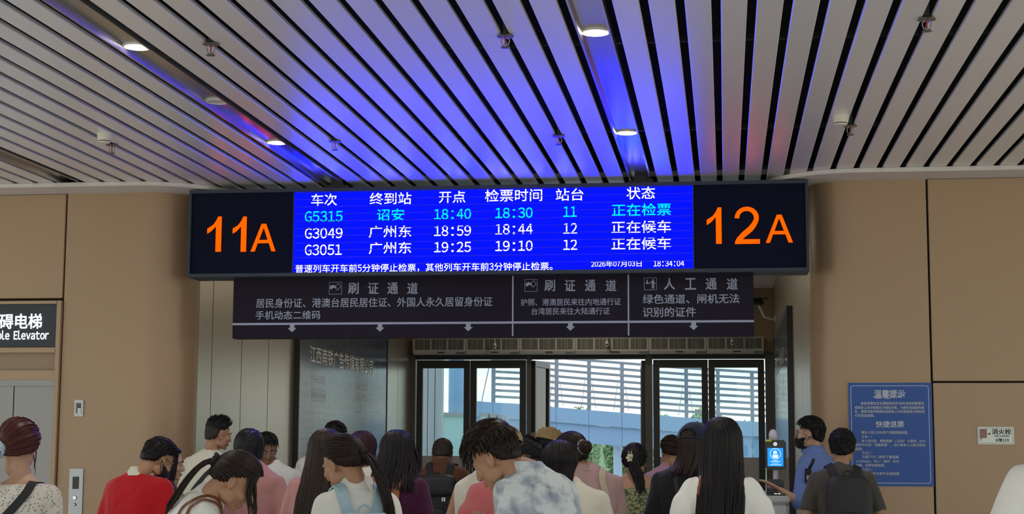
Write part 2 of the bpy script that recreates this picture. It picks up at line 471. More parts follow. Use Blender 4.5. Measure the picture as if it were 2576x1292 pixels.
# -------- advertising walls
def ad(name, X, sgn, y0, y1, z0, z1, label, mirror):
    o = empty(name, (X, y0, z0), label, 'billboard')
    m = bpy.data.materials.new(name+'_print'); m.use_nodes = True; n, l = m.node_tree.nodes, m.node_tree.links; b = n['Principled BSDF']
    t = n.new('ShaderNodeTexCoord'); s_ = n.new('ShaderNodeSeparateXYZ'); l.new(t.outputs['Generated'], s_.inputs[0])
    cr_ = n.new('ShaderNodeValToRGB'); E_ = cr_.color_ramp.elements
    E_[0].position = 0; E_[0].color = (.10, .12, .15, 1); E_[1].position = 1; E_[1].color = (.03, .05, .10, 1)
    for p, c in ((.35, (.20, .17, .13)), (.5, (.15, .16, .17)), (.66, (.16, .165, .17)), (.82, (.09, .11, .15))):
        q = E_.new(p); q.color = (*c, 1)
    l.new(s_.outputs[2], cr_.inputs[0])
    # woven grid of horizontal and vertical print lines
    nzt = n.new('ShaderNodeTexNoise'); mp_ = n.new('ShaderNodeMapping'); mp_.inputs['Scale'].default_value = (1, 6, 60)
    l.new(t.outputs['Generated'], mp_.inputs[0]); l.new(mp_.outputs[0], nzt.inputs['Vector']); nzt.inputs['Scale'].default_value = 1.2; nzt.inputs['Detail'].default_value = 3
    nz2 = n.new('ShaderNodeTexNoise'); mp2 = n.new('ShaderNodeMapping'); mp2.inputs['Scale'].default_value = (1, 90, 2)
    l.new(t.outputs['Generated'], mp2.inputs[0]); l.new(mp2.outputs[0], nz2.inputs['Vector']); nz2.inputs['Scale'].default_value = 1
    ad_ = n.new('ShaderNodeMath'); ad_.operation = 'MULTIPLY'; l.new(nzt.outputs['Fac'], ad_.inputs[0]); l.new(nz2.outputs['Fac'], ad_.inputs[1])
    rr = n.new('ShaderNodeValToRGB'); rr.color_ramp.elements[0].position = .12; rr.color_ramp.elements[0].color = (.45, .45, .45, 1)
    rr.color_ramp.elements[1].position = .34; rr.color_ramp.elements[1].color = (1.35, 1.35, 1.35, 1); l.new(ad_.outputs[0], rr.inputs[0])
    mm = n.new('ShaderNodeMixRGB'); mm.blend_type = 'MULTIPLY'; mm.inputs[0].default_value = 1
    l.new(cr_.outputs[0], mm.inputs[1]); l.new(rr.outputs[0], mm.inputs[2]); l.new(mm.outputs[0], b.inputs['Base Color'])
    b.inputs['Roughness'].default_value = .16
    xa, xb = (X, X+.05) if sgn > 0 else (X-.05, X)
    MB().box((xa, y0, z0), (xb, y1, z1)).build('print_face', m, o)
    fm = mat('ad_frame', (.05, .05, .055), .4, .5)
    f = .03; e0, e1 = (X, X+.058) if sgn > 0 else (X-.058, X)
    for a, b2 in (((e0, y0-f, z0-f), (e1, y0, z1+f)), ((e0, y1, z0-f), (e1, y1+f, z1+f)), ((e0, y0, z0-f), (e1, y1, z0)), ((e0, y0, z1), (e1, y1, z1+f))):
        MB().box(a, b2).build('frame_bar', fm, o)
    pl = (lambda u, v, k: (X+.052+.0005*k, u, v)) if sgn > 0 else (lambda u, v, k: (X-.052-.0005*k, y1+y0-u, v))
    return o, pl
AY0, AY1 = YL(738)+.03, YL(964)-.03
AZ1 = atX(1994, 745, PR-.05).z
adl, pll = ad('advert_wall', PL, 1, AY0, AY1, .35, AZ1, 'tall grey glossy advertising panel on the left steel wall of the passage', False)
adr, plr = ad('advert_wall', PR, -1, AY0, AY1, .35, AZ1, 'dark advertising panel on the right steel wall, seen edge-on', False)
M_adtxt = mat('ad_letters', (.85, .85, .80), .2)
def ady(px, py): d = ray(px, py); return (PL+.05)*d.y/d.x, 1.55+(PL+.05)*d.z/d.x
ya, za = ady(779, 868); yb, zb_ = ady(781, 915); yc, zc = ady(938, 905); yd, zd = ady(936, 941)
for o_, p_ in ((adl, pll), (adr, plr)):
    text('lettering', '江西南铁广告传媒有限公司', (ya, (zb_+zd)/2, yc, (za+zc)/2), p_, M_adtxt, o_, bold=.012)
    mfaint = mat('ad_faint', (.55, .55, .52), .16)
    bm_ = MB()
    for (px, py) in ((800, 960), (800, 995), (800, 1008), (912, 978), (912, 1006)):
        y0_, z0_ = ady(px-16, py)
        for k in range(9):
            for hh in (0, .035, .07):
                bm_.add([p_(y0_+k*.07, z0_+hh, 1), p_(y0_+k*.07+.05, z0_+hh, 1), p_(y0_+k*.07+.05, z0_+hh+.008, 1), p_(y0_+k*.07, z0_+hh+.008, 1)], [(0, 1, 2, 3)])
            bm_.add([p_(y0_+k*.07+.02, z0_, 1), p_(y0_+k*.07+.03, z0_, 1), p_(y0_+k*.07+.03, z0_+.08, 1), p_(y0_+k*.07+.02, z0_+.08, 1)], [(0, 1, 2, 3)])
    ob = link('small_print', bm_.mesh(), mfaint, o_); ob['kind'] = 'stuff'

# -------- door wall
def dX(px): return atY(px, 1000, DY).x
def dZ(py): return atY(1500, py, DY).z
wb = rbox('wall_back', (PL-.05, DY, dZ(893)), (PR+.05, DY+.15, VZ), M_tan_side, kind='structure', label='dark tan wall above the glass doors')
MB().box((PL-.04, DY-.03, dZ(902)), (PR+.04, DY+.17, dZ(888))).build('header_beam', M_frame, wb)
for i, (a, b_) in enumerate(((1028, 1046), (1326, 1337), (1624, 1641), (1926, 1948))):
    o = rbox('trim_%d' % (i+4), (dX(a), DY-.06, 0), (dX(b_), DY+.12, dZ(893)), M_mull, kind='structure', label='grey mullion post between glass doors')
def leaf(door, X0, X1, ztop, nm='door_leaf', fr=.085, Mx=None, hand=1):
    if Mx is not None: fr = .06
    lf = MB()
    y0, y1 = DY-.03, DY+.03
    T = (lambda p: p) if Mx is None else (lambda p: Mx @ Vector(p))
    b = MB(); zb = .03
    for a, c in (((X0, y0, zb), (X0+fr, y1, ztop)), ((X1-fr, y0, zb), (X1, y1, ztop)), ((X0+fr, y0, ztop-fr*1.3), (X1-fr, y1, ztop)), ((X0+fr, y0, zb), (X1-fr, y1, zb+.16))):
        b.box(a, c, Mx)
    o = b.build(nm, M_frame, door)
    MB().box((X0+fr, DY-.005, zb+.16), (X1-fr, DY+.005, ztop-fr*1.3), Mx).build('glass_pane', M_glass, o)
    zf = dZ(1148)
    if Mx is None: MB().box((X0+fr, DY-.008, zb+.16), (X1-fr, DY-.006, zf), Mx).build('frosted_film', mat('frost', (.42, .42, .43), .6), o)
    hx = X1-fr*.5 if hand > 0 else X0+fr*.5
    hb = MB()
    pts = [(hx, DY-.03, .95), (hx, DY-.075, .97), (hx, DY-.075, 1.33), (hx, DY-.03, 1.35)]
    hb.tube([T(p) for p in pts], .012, 8); hb.build('handle', M_chrome, o)
    return o
ZT = dZ(903)
dlab = ['closed glass double door with dark frame, left bay of the exit', 'open glass double door, middle bay of the exit', 'closed glass double door with dark frame, right bay of the exit']
for i, (a, m_, b_) in enumerate(((1047, 1183, 1325), (1338, 1481, 1623), (1642, 1782, 1925))):
    d = empty('door_%d' % (i+1), (dX(m_), DY, 0), dlab[i], kind='structure')
    MB().box((dX(a), DY-.05, ZT), (dX(b_), DY+.05, ZT+.02)).build('track', M_frame, d)
    if i == 1:
        for sx_, X, ang in ((1, dX(a)+.02, R(80)), (-1, dX(b_)-.02, R(-86))):
            w = .74; c = Vector((X, DY, 0))
            Mx = Matrix.Translation(c) @ Matrix.Rotation(ang, 4, 'Z') @ Matrix.Translation(-c)
            x0, x1 = (X, X+w) if sx_ > 0 else (X-w, X)
            leaf(d, x0, x1, ZT-.02, Mx=Mx, hand=sx_)
    else:
        leaf(d, dX(a)+.01, dX(m_)-.004, ZT-.01, hand=1)
        leaf(d, dX(m_)+.004, dX(b_)-.01, ZT-.01, hand=-1)

# -------- air curtains
edg = [1039, 1172, 1308, 1447, 1633, 1777, 1922]
M_ac = mat('curtain_housing', (.46, .46, .43), .5); M_acg = mat('curtain_grille', (.11, .115, .10), .6)
M_acs = mat('curtain_sticker', (.10, .14, .18), .5)
acpos = ['leftmost', 'second from the left', 'third from the left', 'wide, fourth from the left', 'fifth from the left', 'rightmost']
for i in range(6):
    Ya = DY-.30; x0 = atY(edg[i], 870, Ya).x; x1 = atY(edg[i+1], 870, Ya).x-.006
    z1 = atY(1480, 848, Ya).z; z0 = atY(1480, 889, Ya).z; zg = atY(1480, 880, Ya).z
    a = empty('air_curtain', ((x0+x1)/2, DY-.05, z0), 'grey air curtain above the doors, %s of the row' % acpos[i], 'air curtain', 'air curtains above the doors')
    prof = [(DY-.01, z0+.03), (DY-.01, z1), (Ya, z1), (Ya, zg-.01), (Ya+.03, z0), (DY-.06, z0)]
    b = MB(); b.prism(prof, x0, x1, 'X'); b.build('housing', M_ac, a)
    nb_ = 4 if i == 3 else 3; w = (x1-x0-.03)/nb_
    for k in range(nb_):
        gx = x0+.015+k*w
        MB().box((gx+.012, Ya-.006, zg+.012), (gx+w-.012, Ya+.001, z1-.018)).build('grille', M_acg, a)
        bb = MB()
        for q in (.30, .5, .62): bb.box((gx+w*q, Ya-.009, zg+.012), (gx+w*q+.004, Ya-.005, z1-.018))
        bb.build('grille_bar', M_ac, a)
    MB().box((x0+(x1-x0)*.47, Ya-.001, z0+.018), (x0+(x1-x0)*.60, Ya+.02, z0+.028)).build('badge', M_black, a)
    MB().box((x1-.13, Ya+.006, z0+.004), (x1-.01, Ya+.028, z0+.03)).build('sticker', M_acs, a)
for k, (px, py) in enumerate(((1245, 869), (1527, 864), (1842, 860))):
    Yc = DY-.42; c = atY(px, py, Yc)
    o = empty('door_sensor', c, 'small white ceiling sensor in front of the air curtains, %s of three' % ('leftmost', 'middle', 'rightmost')[k], 'sensor', 'sensors above the doors')
    MB().ell(c, (.022, .03, .045)).build('housing', M_white, o, smooth=True)
    MB().tube([c, c+Vector((0, 0, .10)), c+Vector((0, .12, .12))], .006).build('stalk', M_white, o)
    MB().ell(c+Vector((0, -.026, -.01)), (.012, .008, .012), nu=8, nv=6).build('lens', M_black, o)

# -------- security camera on the right wall of the passage
c = atY(1908, 760, 20.6); wl0 = Vector((PR, 21.0, atY(1946, 795, 20.6).z))
o = empty('security_camera', wl0, 'dark bullet camera on a white curved bracket, right wall of the passage', 'camera')
MB().tube([wl0, wl0+Vector((-.08, -.02, 0)), wl0+Vector((-.15, -.1, .02)), c+Vector((.02, .06, -.06)), c+Vector((0, .05, -.02))], .017, 8).build('bracket', M_white, o, smooth=True)
b = MB().lathe([(.035, -.01), (.045, 0)], wl0, 12, Matrix.Rotation(math.pi/2, 4, 'Y')); b.build('wall_plate', M_white, o)
MB().tube([c+Vector((-.13, -.03, .02)), c+Vector((.02, 0, 0)), c+Vector((.05, .02, 0))], [.045, .045, .03], 12).build('body', mat('cam_dark', (.02, .02, .025), .4), o)
MB().box(c+Vector((-.14, -.06, .045)), c+Vector((.12, .06, .055))).build('sun_shield', mat('cam_dark', (.02, .02, .025)), o)

# ================================================================== SIGNS
SY = 12.40
def sb(x0, y0, x1, y1, Y=SY): return pxbox(x0, y0, x1, y1, Y)
S = empty('display_board', (atY(1260, 690, SY).x, SY, atY(1260, 690, SY).z), 'wide electronic departure board with blue screen and orange gate numbers', 'sign')
c0 = atY(476, 588, SY).x; c1 = atY(2034, 568, SY).x
zt_ = (atY(476, 478, SY).z+atY(2030, 454, SY).z)/2; zb_ = (atY(476, 700, SY).z+atY(2034, 680, SY).z)/2
MB().box((c0, SY, zb_), (c1, SY+.28, zt_)).build('cabinet', M_signframe, S, bevel=.004)
f = .028
for a, b_ in (((c0, SY-.03, zt_-f), (c1, SY, zt_)), ((c0, SY-.03, zb_), (c1, SY, zb_+f)), ((c0, SY-.03, zb_+f), (c0+f*.8, SY, zt_-f)), ((c1-f*.8, SY-.03, zb_+f), (c1, SY, zt_-f))):
    MB().box(a, b_).build('frame_bar', M_signframe, S, bevel=.003)
ex0 = atY(741, 575, SY).x; ex1 = atY(1743, 570, SY).x
ez0, ez1 = zb_+.034, zt_-.034
MB().box((c0+.024, SY-.008, zb_+f), (ex0-.008, SY, zt_-f)).build('number_panel', M_signdark, S)
MB().box((ex1+.008, SY-.008, zb_+f), (c1-.024, SY, zt_-f)).build('number_panel', M_signdark, S)
for xx in (ex0-.008, ex1+.002):
    MB().box((xx, SY-.022, zb_+f), (xx+.006, SY, zt_-f)).build('divider', M_signframe, S)
NR = 11; h = (ez1-ez0)/NR
for k in range(NR):
    MB().box((ex0, SY-.012, ez0+k*h+.0012), (ex1, SY, ez0+(k+1)*h-.0012)).build('led_strip', M_blue, S)
TY = SY-.0135
for (s, x0, x1, yc, hh, m) in (
    ('车次', 783, 848, 502, 30, M_ledtxt), ('终到站', 930, 1035, 499, 30, M_ledtxt), ('开点', 1104, 1171, 495, 30, M_ledtxt), ('检票时间', 1220, 1364, 491, 31, M_ledtxt),
    ('站台', 1398, 1468, 489, 31, M_ledtxt), ('状态', 1576, 1648, 485, 31, M_ledtxt),
    ('G5315', 767, 862, 544, 27, M_ledcyan), ('诏安', 948, 1017, 540, 30, M_ledcyan), ('18:40', 1092, 1185, 538, 26, M_ledcyan), ('18:30', 1246, 1340, 535, 26, M_ledcyan), ('11', 1417, 1451, 532, 26, M_ledcyan), ('正在检票', 1539, 1688, 527, 31, M_ledcyan),
    ('G3049', 767, 862, 586, 27, M_ledtxt), ('广州东', 928, 1035, 582, 30, M_ledtxt), ('18:59', 1092, 1185, 580, 26, M_ledtxt), ('18:44', 1246, 1340, 576, 26, M_ledtxt), ('12', 1417, 1452, 574, 26, M_ledtxt), ('正在候车', 1538, 1688, 570, 31, M_ledtxt),
    ('G3051', 767, 860, 628, 27, M_ledtxt), ('广州东', 928, 1035, 623, 30, M_ledtxt), ('19:25', 1092, 1185, 621, 26, M_ledtxt), ('19:10', 1246, 1340, 618, 26, M_ledtxt), ('12', 1417, 1452, 615, 26, M_ledtxt), ('正在候车', 1538, 1688, 612, 31, M_ledtxt),
    ('普速列车开车前5分钟停止检票，其他列车开车前3分钟停止检票。', 743, 1390, 672, 22, M_ledtxt),
    ('2026年07月03日', 1487, 1614, 663, 16, M_ledtxt), ('18:34:04', 1644, 1721, 662, 15, M_ledtxt)):
    ptext(s, x0, yc-hh/2, x1, yc+hh/2, TY, m, S, mono=True, bold=.008)
# dark sun louvers between the LED strips
for k in range(1, NR):
    MB().box((ex0, SY-.019, ez0+k*h-.0028), (ex1, SY-.012, ez0+k*h+.0024)).build('louver', M_louv, S)
def numeral(polys, x0, y0, x1, y1, nm='numeral'):
    B = pxbox(x0, y0, x1, y1, SY-.008); bm_ = bmesh.new()
    pts = [[(B[0]+u*(B[2]-B[0]), B[1]+v*(B[3]-B[1])) for u, v in p] for p in polys]
    cur = bpy.data.curves.new(nm, 'CURVE'); cur.dimensions = '2D'; cur.fill_mode = 'BOTH'
    for p in pts:
        sp = cur.splines.new('POLY'); sp.points.add(len(p)-1)
        for q, (u, v) in zip(sp.points, p): q.co = (u, v, 0, 1)
        sp.use_cyclic_u = True
    cur.extrude = .004
    t = bpy.data.objects.new(nm, cur); COL.objects.link(t)
    me = bpy.data.meshes.new_from_object(t.evaluated_get(bpy.context.evaluated_depsgraph_get())); bpy.data.objects.remove(t)
    me.transform(Matrix(((1, 0, 0, 0), (0, 0, -1, SY-.013), (0, 1, 0, 0), (0, 0, 0, 1))))
    link(nm, me, M_orange, S)
ONE = [[(.62, 0), (1, 0), (1, 1), (.76, 1), (.62, .88), (.4, .76), (0, .66), (0, .52), (.3, .60), (.62, .74)]]
AA = [[(0, 0), (.155, 0), (.27, .30), (.73, .30), (.84, 0), (1, 0), (.60, 1), (.42, 1)], [(.32, .415), (.505, .88), (.68, .415)]]
def two():
    def arc(cx_, cy_, rx, ry, a0, a1, n): return [(cx_+rx*math.cos(R(a0+(a1-a0)*i/n)), cy_+ry*math.sin(R(a0+(a1-a0)*i/n))) for i in range(n+1)]
    outer = [(.0, .70)] + arc(.49, .70, .48, .30, 180, -25, 18) + [(.84, .46), (.70, .34), (.40, .18), (.30, .12), (1, .12), (1, 0), (0, 0), (.03, .09), (.10, .17), (.3, .31), (.58, .47), (.71, .58)]
    inner = arc(.48, .70, .295, .19, -15, 165, 14) + [(.19, .69)]
    return [outer+inner]
for s_ in ((522, 545, 557, 633), (586, 545, 620, 633), (1778, 522, 1815, 613)): numeral(ONE, *s_)
numeral(AA, 632, 563, 694, 632); numeral(AA, 1926, 540, 1994, 610); numeral(two(), 1848, 520, 1911, 613)
for px in (850, 1617):
    cc = atZ(px, 462, CZ)
    MB().box((cc.x-.05, SY+.02, zt_), (cc.x+.05, SY+.12, CZ+.05)).build('hanger', mat('hanger_black', (.01, .01, .012), .5), S)
    MB().box((cc.x-.10, SY+.0, zt_), (cc.x+.10, SY+.2, zt_+.025)).build('hanger_foot', mat('hanger_black', (.01, .01, .012), .5), S)

# -------- guide sign
GY = 12.52
Gs = empty('guide_sign', (atY(1240, 850, GY).x, GY, atY(1240, 850, GY).z), 'dark hanging guide sign listing gate lanes with white down arrows', 'sign')
gx0 = atY(586, 775, GY).x; gx1 = atY(1896, 765, GY).x
gz0 = (atY(586, 853, GY).z+atY(1896, 843, GY).z)/2; gz1 = zb_
MB().box((gx0, GY, gz0), (gx1, GY+.12, gz1)).build('board', M_guide, Gs, bevel=.003)
zl = atY(1240, 811, GY).z
MB().box((gx0, GY-.003, zl-.009), (gx1, GY+.001, zl+.009)).build('line', M_guidetext, Gs)
for px in (1290, 1581):
    x = atY(px, 770, GY).x
    MB().box((x-.006, GY-.004, gz0+.01), (x+.006, GY+.001, gz1)).build('line', M_guidetext, Gs)
for px in (735, 956, 1178, 1435, 1745):
    x = atY(px, 830, GY).x; u = .0031
    poly = [(x-6*u, zl), (x+6*u, zl), (x+6*u, zl-11*u), (x+12*u, zl-11*u), (x, zl-22*u), (x-12*u, zl-11*u), (x-6*u, zl-11*u)]
    MB().prism(poly, GY-.004, GY+.001, 'Y').build('arrow', M_guidetext, Gs)
gt = GY-.002
def gtext(s, x0, y0, x1, y1, **k): ptext(s, x0, y0, x1, y1, gt, M_guidetext, Gs, **k)
def spaced(s, xs_, y0, y1, w):
    for ch, x in zip(s, xs_): gtext(ch, x-w/2, y0, x+w/2, y1, bold=.02)
spaced('刷证通道', (889, 939, 988, 1038), 710, 739, 27)
gtext('居民身份证、港澳台居民居住证、外国人永久居留身份证', 644, 748, 1239, 772, bold=.014)
gtext('手机动态二维码', 643, 781, 806, 803, bold=.014)
spaced('刷证通道', (1383, 1434, 1485, 1537), 703, 732, 27)
gtext('护照、港澳居民来往内地通行证', 1310, 750, 1562, 768, bold=.012)
gtext('台湾居民来往大陆通行证', 1337, 773, 1534, 791, bold=.012)
spaced('人工通道', (1684, 1737, 1789, 1842), 699, 728, 28)
gtext('绿色通道、闸机无法', 1617, 739, 1860, 763, bold=.014)
gtext('识别的证件', 1617, 772, 1751, 797, bold=.014)
def icon_frame(x0, y0, x1, y1):
    B = pxbox(x0, y0, x1, y1, GY); t = .003
    b = MB(); 
    for q in ((B[0], B[1], B[2], B[1]+t), (B[0], B[3]-t, B[2], B[3]), (B[0], B[1], B[0]+t, B[3]), (B[2]-t, B[1], B[2], B[3])): b.box((q[0], gt-.001, q[1]), (q[2], gt+.002, q[3]))
    b.build('icon_frame', M_guidetext, Gs); return B
def ipoly(B, pts, nm='icon'):
    MB().prism([(B[0]+u*(B[2]-B[0]), B[1]+v*(B[3]-B[1])) for u, v in pts], gt-.001, gt+.002, 'Y').build(nm, M_guidetext, Gs)
for q in ((828, 709, 860, 740), (1320, 702, 1352, 733)):
    B = icon_frame(*q)
    ipoly(B, [(.08, .45), (.08, .68), (.3, .78), (.48, .72), (.6, .55), (.5, .5), (.42, .56), (.3, .5), (.2, .42)])
    for a, b_ in (((.48, .66), (.72, .9)), ((.72, .9), (.9, .64)), ((.9, .64), (.68, .34)), ((.68, .34), (.52, .5))):
        d = Vector((b_[0]-a[0], b_[1]-a[1])).normalized()*.02; n_ = Vector((-d.y, d.x))
        ipoly(B, [(a[0]+n_.x, a[1]+n_.y), (b_[0]+n_.x, b_[1]+n_.y), (b_[0]-n_.x, b_[1]-n_.y), (a[0]-n_.x, a[1]-n_.y)])
B = icon_frame(1620, 698, 1652, 729)
for p in ([(.62, .12), (.70, .12), (.70, .5), (.74, .5), (.74, .12), (.80, .12), (.82, .72), (.72, .78), (.60, .72), (.45, .58), (.48, .54), (.62, .62)],
          [(.64, .82), (.70, .90), (.78, .82), (.70, .76)], [(.12, .5), (.48, .5), (.48, .56), (.12, .56)], [(.2, .56), (.34, .56), (.3, .74), (.2, .74)], [(.2, .78), (.25, .86), (.32, .78), (.25, .74)], [(.84, .5), (.95, .5), (.95, .54), (.84, .54)]):
    ipoly(B, p)

# ================================================================== ceiling fittings
def downlight(px, py, ci, lit, label):
    xc, zc_ = chs[ci]; p = atZ(px, py, zc_); p = Vector((xc, p.y, CZ+.036))
    o = empty('downlight', p, label, 'lamp', 'round downlights in the ceiling channels')
    MB().lathe([(.082, 0), (.082, -.008), (.070, -.012), (.066, -.004), (.066, 0)], p, 28).build('trim_ring', M_white, o)
    MB().lathe([(.064, -.001), (.064, -.006)], p, 28).build('diffuser', M_lamp if lit else M_lampoff, o)
    if lit: lamp('downlight_bulb', 'SPOT', p+Vector((0, 0, -.03)), 55, WARM, .06, spot=R(150))
downlight(1511, 78, 0, True, 'lit round downlight nearest the viewer in the right-hand ceiling channel')
downlight(1588, 331, 0, True, 'lit round downlight just above the blue display')
downlight(334, 115, 1, True, 'lit round downlight at the top left of the ceiling')
downlight(540, 253, 1, False, 'unlit round downlight between two lit ones, left channel')
downlight(693, 356, 1, True, 'lit round downlight above the 11A end of the display')
M_spr = mat('sprinkler_metal', (.22, .22, .20), .35, .8)
def gapx(x): return min(allg, key=lambda q: abs(q-x))
for px, py, lab in ((543, 112, 'upper left'), (1286, 92, 'upper middle'), (857, 357, 'above the left end of the display'), (1421, 343, 'above the right half of the display'), (285, 366, 'beside the left smoke detector'), (2330, 50, 'upper right'), (2134, 318, 'beside the right smoke detector')):
    p = atZ(px, py, CZ-.01); p.x = gapx(p.x)
    o = empty('sprinkler', p, 'metal ceiling sprinkler hanging in a slat gap, %s' % lab, 'sprinkler', 'ceiling sprinklers')
    P = lambda x, y, z: p+Vector((x, y, z))
    MB().tube([P(0, 0, .12), P(0, 0, .0)], .016, 10).build('pipe', M_spr, o)
    MB().lathe([(.012, .02), (.042, .006), (.045, .0), (.014, -.002)], p, 18).build('escutcheon', M_spr, o)
    for s in (-1, 1): MB().tube([P(s*.012, 0, 0), P(s*.022, 0, -.02), P(s*.016, 0, -.045), P(0, 0, -.055)], .0035, 6).build('yoke_arm', M_spr, o)
    MB().tube([P(0, 0, 0), P(0, 0, -.045)], .004, 6).build('glass_bulb', mat('bulb_red', (.3, .02, .02), .2), o)
    MB().lathe([(.024, -.056), (.026, -.058), (.005, -.060)], p, 14).build('deflector', M_spr, o)
for px, py, lab in ((264, 338, 'left part of the ceiling'), (2115, 292, 'right part of the ceiling')):
    p = atZ(px, py, CZ)
    o = empty('smoke_detector', p, 'round cream smoke detector on the slats, %s' % lab, 'smoke detector', 'smoke detectors')
    mc = mat('detector_cream', (.62, .60, .47), .5)
    MB().lathe([(.052, .0), (.052, -.022)], p, 24).build('base', mc, o)
    MB().lathe([(.050, -.022), (.046, -.045)], p, 24).build('body', mc, o)
    MB().lathe([(.038, -.045), (.038, -.050)], p, 24).build('vent', M_black, o)
    MB().lathe([(.042, -.050), (.036, -.058), (.01, -.060)], p, 24).build('cap', mc, o)

# ================================================================== wall notices
NY = WY-.006
po = empty('notice_poster', (atY(2240, 1222, NY).x, NY, atY(2240, 1222, NY).z), 'blue poster with white ticket-refund instructions on the right tan wall', 'poster')
px0, pz0, px1, pz1 = pxbox(2136, 962, 2347, 1222, NY)
MB().box((px0, NY, pz0), (px1, WY, pz1)).build('sheet', mat('poster_blue', (.012, .075, .32), .35), po)
M_pt = mat('poster_white', (.55, .60, .70), .5)
def ring_line(B, r, t):
    P = []
    for cx_, cz_, a in ((B[2]-r, B[3]-r, 0), (B[0]+r, B[3]-r, 90), (B[0]+r, B[1]+r, 180), (B[2]-r, B[1]+r, 270)):
        for k in range(5): P.append((cx_, cz_, R(a+22.5*k)))
    b = MB(); V = []; n = len(P)
    for cx_, cz_, a in P:
        for rr in (r, r-t): V.append((cx_+rr*math.cos(a), NY-.0015, cz_+rr*math.sin(a)))
    b.add(V, [(2*i, 2*i+1, (2*i+3) % (2*n), (2*i+2) % (2*n)) for i in range(n)]); return b
ring_line(pxbox(2142, 969, 2339, 1215, NY), .02, .004).build('border_line', M_pt, po)
def pt(s, x0, y0, x1, y1, **k): ptext(s, x0, y0, x1, y1, NY-.002, M_pt, po, **k)
pt('温馨提示', 2199, 980, 2276, 1000, bold=.025)
def bez(p0, p1, p2, n=10): return [(np.array(p0)*(1-t)**2+2*np.array(p1)*t*(1-t)+np.array(p2)*t*t) for t in np.linspace(0, 1, n)]
bb = MB()
for pts_ in (bez((2196, 995), (2200, 1004), (2224, 999)), bez((2224, 999), (2232, 1006), (2246, 997)), bez((2238, 996), (2262, 1005), (2281, 985))):
    bb.tube([atY(q[0], q[1], NY-.002) for q in pts_], [.001+.0022*math.sin(math.pi*i/9) for i in range(10)], 6)
bb.build('flourish', M_pt, po)
for s, x0, x1, y in (('旅客退票应在车票指定的开车时间前到售票处', 2165, 2325, 1014), ('或登录12306铁路官方网站办理。为避免造成您的损', 2150, 2325, 1024.5), ('失，请您尽快到售票处或登录12306铁路官方网站进', 2150, 2326, 1034.5), ('行改签或退票。', 2150, 2200, 1044.5),
    ('乘车人非12306用户也能快捷退票。', 2167, 2285, 1087), ('方法一：', 2167, 2193, 1097.5), ('进入支付宝，搜索铁路“12306”小程序，在小', 2167, 2328, 1108.5), ('程序中点击“快捷退票”，进行乘车人人脸识别后', 2152, 2328, 1118.5), ('退票；', 2152, 2171, 1129),
    ('方法二：', 2168, 2194, 1138.5), ('扫描下方二维码下载铁路', 2169, 2261, 1148.5), ('12306app，进入“我的”常用', 2153, 2261, 1160), ('功能，选择快捷退票。', 2153, 2226, 1169.5), ('方法三：', 2169, 2195, 1180), ('开车后的车票不办理退票', 2170, 2262, 1190.5)):
    pt(s, x0, y-3.9, x1, y+3.9, gap=.06, bold=.012)
pt('快捷退票', 2203, 1058, 2274, 1074.5, bold=.02)
hy = empty('hydrant_sign', (atY(2505, 1117, NY).x, NY, atY(2505, 1117, NY).z), 'small silver fire hydrant plate on the right tan wall', 'sign')
B = pxbox(2459, 1073, 2551, 1117, NY)
MB().box((B[0], NY-.004, B[1]), (B[2], WY, B[3])).build('plate', mat('hydrant_plate', (.50, .52, .47), .22, .35), hy, bevel=.002)
M_hd = mat('hydrant_ink', (.03, .03, .03), .5); M_hr = mat('hydrant_red', (.25, .03, .015), .5)
bq = pxbox(2462, 1076, 2548, 1114, NY); o = ring_line(bq, .006, .002).build('border_line', M_hd, hy); o.location.y -= .004
for s, x0, y0, x1, y1 in (('消火栓', 2495, 1078, 2544, 1092), ('FIRE HYDRANT', 2501, 1094.5, 2540, 1098), ('火警119', 2504, 1102, 2538, 1110.5)):
    ptext(s, x0, y0, x1, y1, NY-.006, M_hd, hy, bold=.02)
b = MB()
for k in range(9):
    q = pxbox(2465+k*2, 1080, 2466.3+k*2, 1100, NY-.006); b.box((q[0], NY-.0065, q[1]), (q[2], NY-.004, q[3]))
for q in (pxbox(2465, 1079, 2482, 1080.5, NY), pxbox(2465, 1100, 2482, 1101, NY), pxbox(2467, 1100, 2468.5, 1108, NY), pxbox(2482, 1090, 2487, 1091, NY)):
    b.box((q[0], NY-.0065, q[1]), (q[2], NY-.004, q[3]))
b.build('hose_reel', M_hr, hy)
disc('nozzle', 2488.5, 1090.5, 2.6, M_hr, hy, Y=NY+.006, d=.003)

